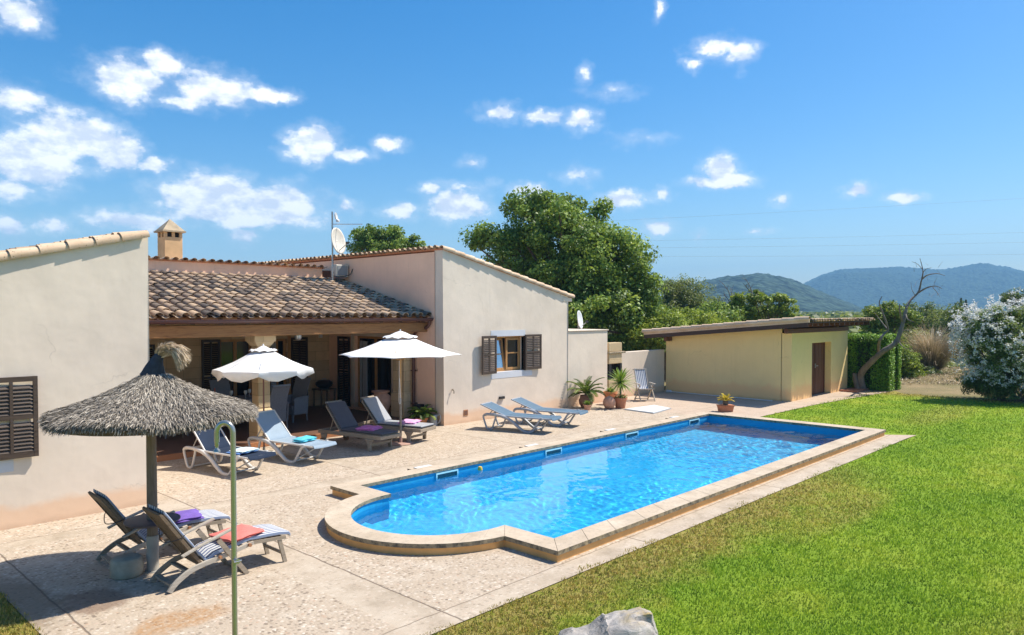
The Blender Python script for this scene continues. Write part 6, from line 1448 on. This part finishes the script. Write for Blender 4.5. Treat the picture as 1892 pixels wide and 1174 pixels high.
# the leaning dead tree in front of the hedge
def dead_tree():
    D = 28.3; b0 = at(1596, D)
    t = thing('dead_tree', 'leaning bare dead tree with a curved trunk in front of the clipped hedge', 'tree', (b0.x, b0.y, 0))
    def q(px, py, dd=-9): dd = dd if dd > -5 else (-1.1 if py < 640 else 0); p = at(px, D+dd); return (p.x-b0.x, p.y-b0.y, H-(py-HY)*(D+dd)/FPX)
    def limb(mb, pts, r0, r1, n=8):
        sp_ = spline([q(*p) for p in pts], 5); mb.tube(sp_, [r0+(r1-r0)*(i/(len(sp_)-1))+rnd.uniform(-.06, .06)*r0 for i in range(len(sp_))], n)
    mb = MB(); limb(mb, [(1597, 726), (1591, 700), (1596, 685, -.2), (1612, 668, -.6), (1632, 650, -1), (1655, 634, -1.1), (1664, 612, -1.1), (1670, 590, -1.1), (1674, 570, -1.1)], .145, .05, 10)
    limb(mb, [(1587, 724), (1581, 700), (1580, 690)], .10, .075, 9)
    mb.build('trunk', 'bark_dead', t, smooth=True)
    mb = MB()
    limb(mb, [(1674, 570), (1682, 555, -0.9), (1696, 540, -0.8), (1701, 520, -0.8), (1704, 505, -0.8), (1702, 492, -0.7), (1698, 478, -0.7)], .046, .009)
    limb(mb, [(1696, 541, -0.8), (1712, 532), (1728, 529, -1.3), (1740, 534, -1.4)], .035, .008, 6); limb(mb, [(1703, 516, -0.8), (1712, 509, -1.0), (1730, 506), (1745, 510)], .03, .007, 6)
    limb(mb, [(1722, 531, -1.3), (1730, 540, -1.3), (1736, 549, -1.4)], .014, .005, 5); limb(mb, [(1702, 497, -0.7), (1693, 488), (1683, 484)], .014, .005, 5); limb(mb, [(1703, 507, -0.8), (1709, 498), (1720, 495)], .014, .005, 5)
    limb(mb, [(1690, 546, -0.9), (1684, 535), (1682, 522)], .014, .004, 5); limb(mb, [(1668, 595), (1662, 575, -1.4), (1662, 562, -1.4)], .045, .02, 6); limb(mb, [(1673, 580), (1677, 590, -1.4), (1690, 596, -1.5)], .03, .01, 6)
    limb(mb, [(1624, 655), (1625, 632, -1.4), (1634, 617, -1.4), (1641, 610, -1.4), (1636, 592, -1.5), (1629, 574, -1.5), (1624, 560, -1.5), (1629, 548, -1.5)], .055, .014)
    limb(mb, [(1639, 608, -1.4), (1628, 594), (1615, 577, -0.9)], .03, .008, 6); limb(mb, [(1660, 630), (1668, 640, -1.4), (1678, 646, -1.4)], .03, .012, 6); limb(mb, [(1664, 612), (1680, 610), (1692, 616)], .02, .007, 5)
    for k in range(26):
        px = rnd.uniform(1684, 1738); py = rnd.uniform(490, 550); limb(mb, [(px, py, rnd.uniform(-.4, .4)), (px+rnd.uniform(-7, 9), py-rnd.uniform(3, 12), rnd.uniform(-.4, .4))], .006, .003, 4) if rnd.random() < .7 else None
    mb.build('branches', 'bark_dead', t, smooth=True)
dead_tree()
# bare twigs standing out of the sparse tree
def twigs(px, d, label):
    b0 = at(px, d); t = thing('bare_tree', label, 'tree', (b0.x, b0.y, 0), 0, 'bare trees beyond the shed'); mb = MB()
    mb.tube([(0, 0, 0), (.1, 0, 2), (.05, .1, 3.6)], [.15, .11, .06], 7)
    for k in range(22):
        z = rnd.uniform(1.8, 3.5); a = rnd.random()*6.28; L = rnd.uniform(.6, 1.5); e = Vector((math.cos(a)*L*.45, math.sin(a)*L*.45, z+L)); m_ = Vector((math.cos(a)*L*.15, math.sin(a)*L*.15, z+L*.6)); mb.tube(spline([(.07, .03, z), tuple(m_), tuple(e)], 3), [.045, .04, .034, .027, .02, .015, .01], 5)
        for j in range(3): u = Vector((rnd.uniform(-.3, .3), rnd.uniform(-.3, .3), rnd.uniform(.1, .4))); s_ = m_.lerp(e, rnd.random()); mb.tube([s_, s_+u], [.014, .008], 4)
    mb.build('branches', 'bark_dead', t)
twigs(1352, 45, 'left bare tree against the near hill above the shed'); twigs(1392, 43, 'right bare tree with upright twigs above the shed')

# undergrowth and distant woods
def mass(name, label, mat, n, dfun, ax, zf, s0, s1, lv=(.0, 1), cat='undergrowth', asp=.6):
    d = dfun(n); u = nr.random(n); px = ax[0]+(ax[1]-ax[0])*u; s = (px-HX)/FPX*d; P = np.stack([d*FW[0]+s*RT[0], d*FW[1]+s*RT[1], zf(d, px, n)], 1)
    S = s0+(s1-s0)*nr.random(n); O = np.tile(np.array([-FW[0]*.3, -FW[1]*.3, 1.]), (n, 1)); sh = .5+.5*np.sin(P[:, 0]*.7+np.sin(P[:, 1]*.5)*2)*np.sin(P[:, 1]*.6)
    o = leaf_cloud(P, S*(1+d/90), O, lv[0]+(lv[1]-lv[0])*(.45*sh+.55*nr.random(n)), name, mat, None, asp, .4, .8); return tag(o, label, cat, None, 'stuff')
mass('undergrowth', 'green weeds and low scrub covering the ground beyond the dry strip', 'leaf_olive', 60000, lambda n: 40+25*nr.random(n)**1.2, (1120, 2150), lambda d, px, n: .02+np.abs(nr.normal(size=n))*.28*np.clip((d-38)/6, .15, 1)*(.4+.6*(np.sin(px*.05+d)*.5+.5)), .10, .24, (.3, 1), asp=.45)
mass('dry_weeds', 'dry pale weeds on the bare strip beyond the lawn', 'dry_grass', 16000, lambda n: 30.5+11*nr.random(n), (1600, 2150), lambda d, px, n: .0+nr.random(n)*.05, .05, .12, (.2, .9), asp=.3)
def woods():
    # clumped canopy of a far-off wood, 70 m to 650 m away
    nt = 1500; u = nr.random(nt); d = 72*np.exp(u*math.log(650/72)); px = -1500+nr.random(nt)*5200; a = np.arctan((px-HX)/FPX); s = d*np.tan(a)
    x = d*FW[0]+s*RT[0]; y = d*FW[1]+s*RT[1]; ok = (d > 85) | (y > 40) | (x > 60); x, y, d = x[ok], y[ok], d[ok]; nt = len(x)
    hgt = (2.0+1.5*nr.random(nt))*np.clip(.62+d/400, 0, 1.1); rad = (1.9+1.6*nr.random(nt))*(1+d/150)
    per = 130; k = np.repeat(np.arange(nt), per); g = nr.normal(size=(len(k), 3)); g /= np.linalg.norm(g, axis=1)[:, None]; g[:, 2] = np.abs(g[:, 2]); rr = nr.random(len(k))**.3
    P = np.stack([x[k]+g[:, 0]*rad[k]*rr, y[k]+g[:, 1]*rad[k]*rr, hgt[k]*(.25+.75*g[:, 2]*rr)+.0], 1)
    leaf = leaf_cloud(P, (.35+.35*nr.random(len(k)))*(1+d[k]/140), g, .3*nr.random(nt)[k]+.5*nr.random(len(k)), 'woodland', 'leaf_olive', None, .7, .4, .5); tag(leaf, 'far-off green woodland stretching from the garden to the foot of the hills', 'woodland', None, 'stuff')
woods()

# ---------------------------------------------------------------- hills
def hill(name, prof, d0, d1, dr, ref, nx=520, nd=90, amp=3.0):
    import mathutils.noise as mn
    pxs = [p[0] for p in prof]; ys = [p[1] for p in prof]; V = []; F = []
    for i in range(nx+1):
        px = pxs[0]+(pxs[-1]-pxs[0])*i/nx; y = np.interp(px, pxs, ys); hh = max(0, (HY-y)*ref/FPX+H if y < 577 else 0)
        # smooth the profile
        for j in range(nd+1):
            t = j/nd; d = d0+(d1-d0)*t; tr = (ref-d0)/(d1-d0); s_ = (px-HX)/FPX*d
            b = math.sin(math.pi/2*t/tr)**1.25 if t < tr else math.cos(math.pi/2*(t-tr)/(1-tr))
            X = d*FW[0]+s_*RT[0]; Y = d*FW[1]+s_*RT[1]; nz = mn.fractal(Vector((X/dr, Y/dr, 3.1)), .9, 2, 5); n2 = mn.noise(Vector((X/9, Y/9, 1)))
            V.append((X, Y, hh*b*(1+.16*nz*math.sin(math.pi*min(1, t/tr)))+n2*amp*min(1, hh/20)-1.5))
    m_ = nd+1; F = [(i*m_+j, (i+1)*m_+j, (i+1)*m_+j+1, i*m_+j+1) for i in range(nx) for j in range(nd)]
    mb = MB(); mb.add(V, F); o = mb.build(name, 'hill_wood', smooth=True); tag(o, kind='structure'); return o
hill('near_hill', [(1040, 577), (1120, 572), (1180, 560), (1230, 545), (1290, 521), (1340, 512), (1400, 507), (1440, 511), (1480, 524), (1520, 540), (1560, 556), (1600, 571), (1650, 577)], 620, 1500, 90, 1050, amp=2.2)
hill('far_hill', [(1250, 577), (1330, 574), (1400, 560), (1450, 540), (1490, 523), (1520, 508), (1552, 499), (1600, 498), (1650, 497), (1700, 500), (1740, 501), (1790, 494), (1825, 491), (1860, 496), (1900, 505), (1960, 515), (2060, 520), (2200, 545), (2400, 576)], 1500, 3200, 220, 2450, 620, 80, amp=4.5)
# power lines crossing behind the garden
for k, (y0, y1, lb) in enumerate(((404, 366, 'highest of the four thin power lines in the sky on the right'), (444, 429, 'second highest of the four power lines in the sky'), (457, 447, 'third of the four power lines, just below the second'), (473, 469, 'lowest of the four power lines above the hills'))):
    d = 120; pts = []
    for i in range(25):
        px = 1000+(2100-1000)*i/24; p = at(px, d); y = y0+(y1-y0)*(px-1200)/692; yy = y+2.5*math.sin(math.pi*i/24); pts.append((p.x, p.y, H-(yy-HY)*d/FPX))
    mb = MB(); mb.tube(pts, .012, 5); tag(mb.build('power_line', 'wire'), lb, 'power line', 'power lines across the sky')

# ---------------------------------------------------------------- haze
mt = bpy.data.materials.new('air'); mt.use_nodes = True; t = NT(mt.node_tree); t.n.clear(); v = t.node('ShaderNodeVolumePrincipled'); v.inputs['Color'].default_value = (.30, .64, 1, 1); v.inputs['Density'].default_value = .00036; v.inputs['Anisotropy'].default_value = .0
o_ = t.node('ShaderNodeOutputMaterial'); t.l.new(v.outputs[0], o_.inputs['Volume']); MATS['air'] = mt
mb = MB(); mb.box(-100, 3300, -1500, 2700, -8, 230); tag(mb.build('haze', 'air'), kind='stuff')
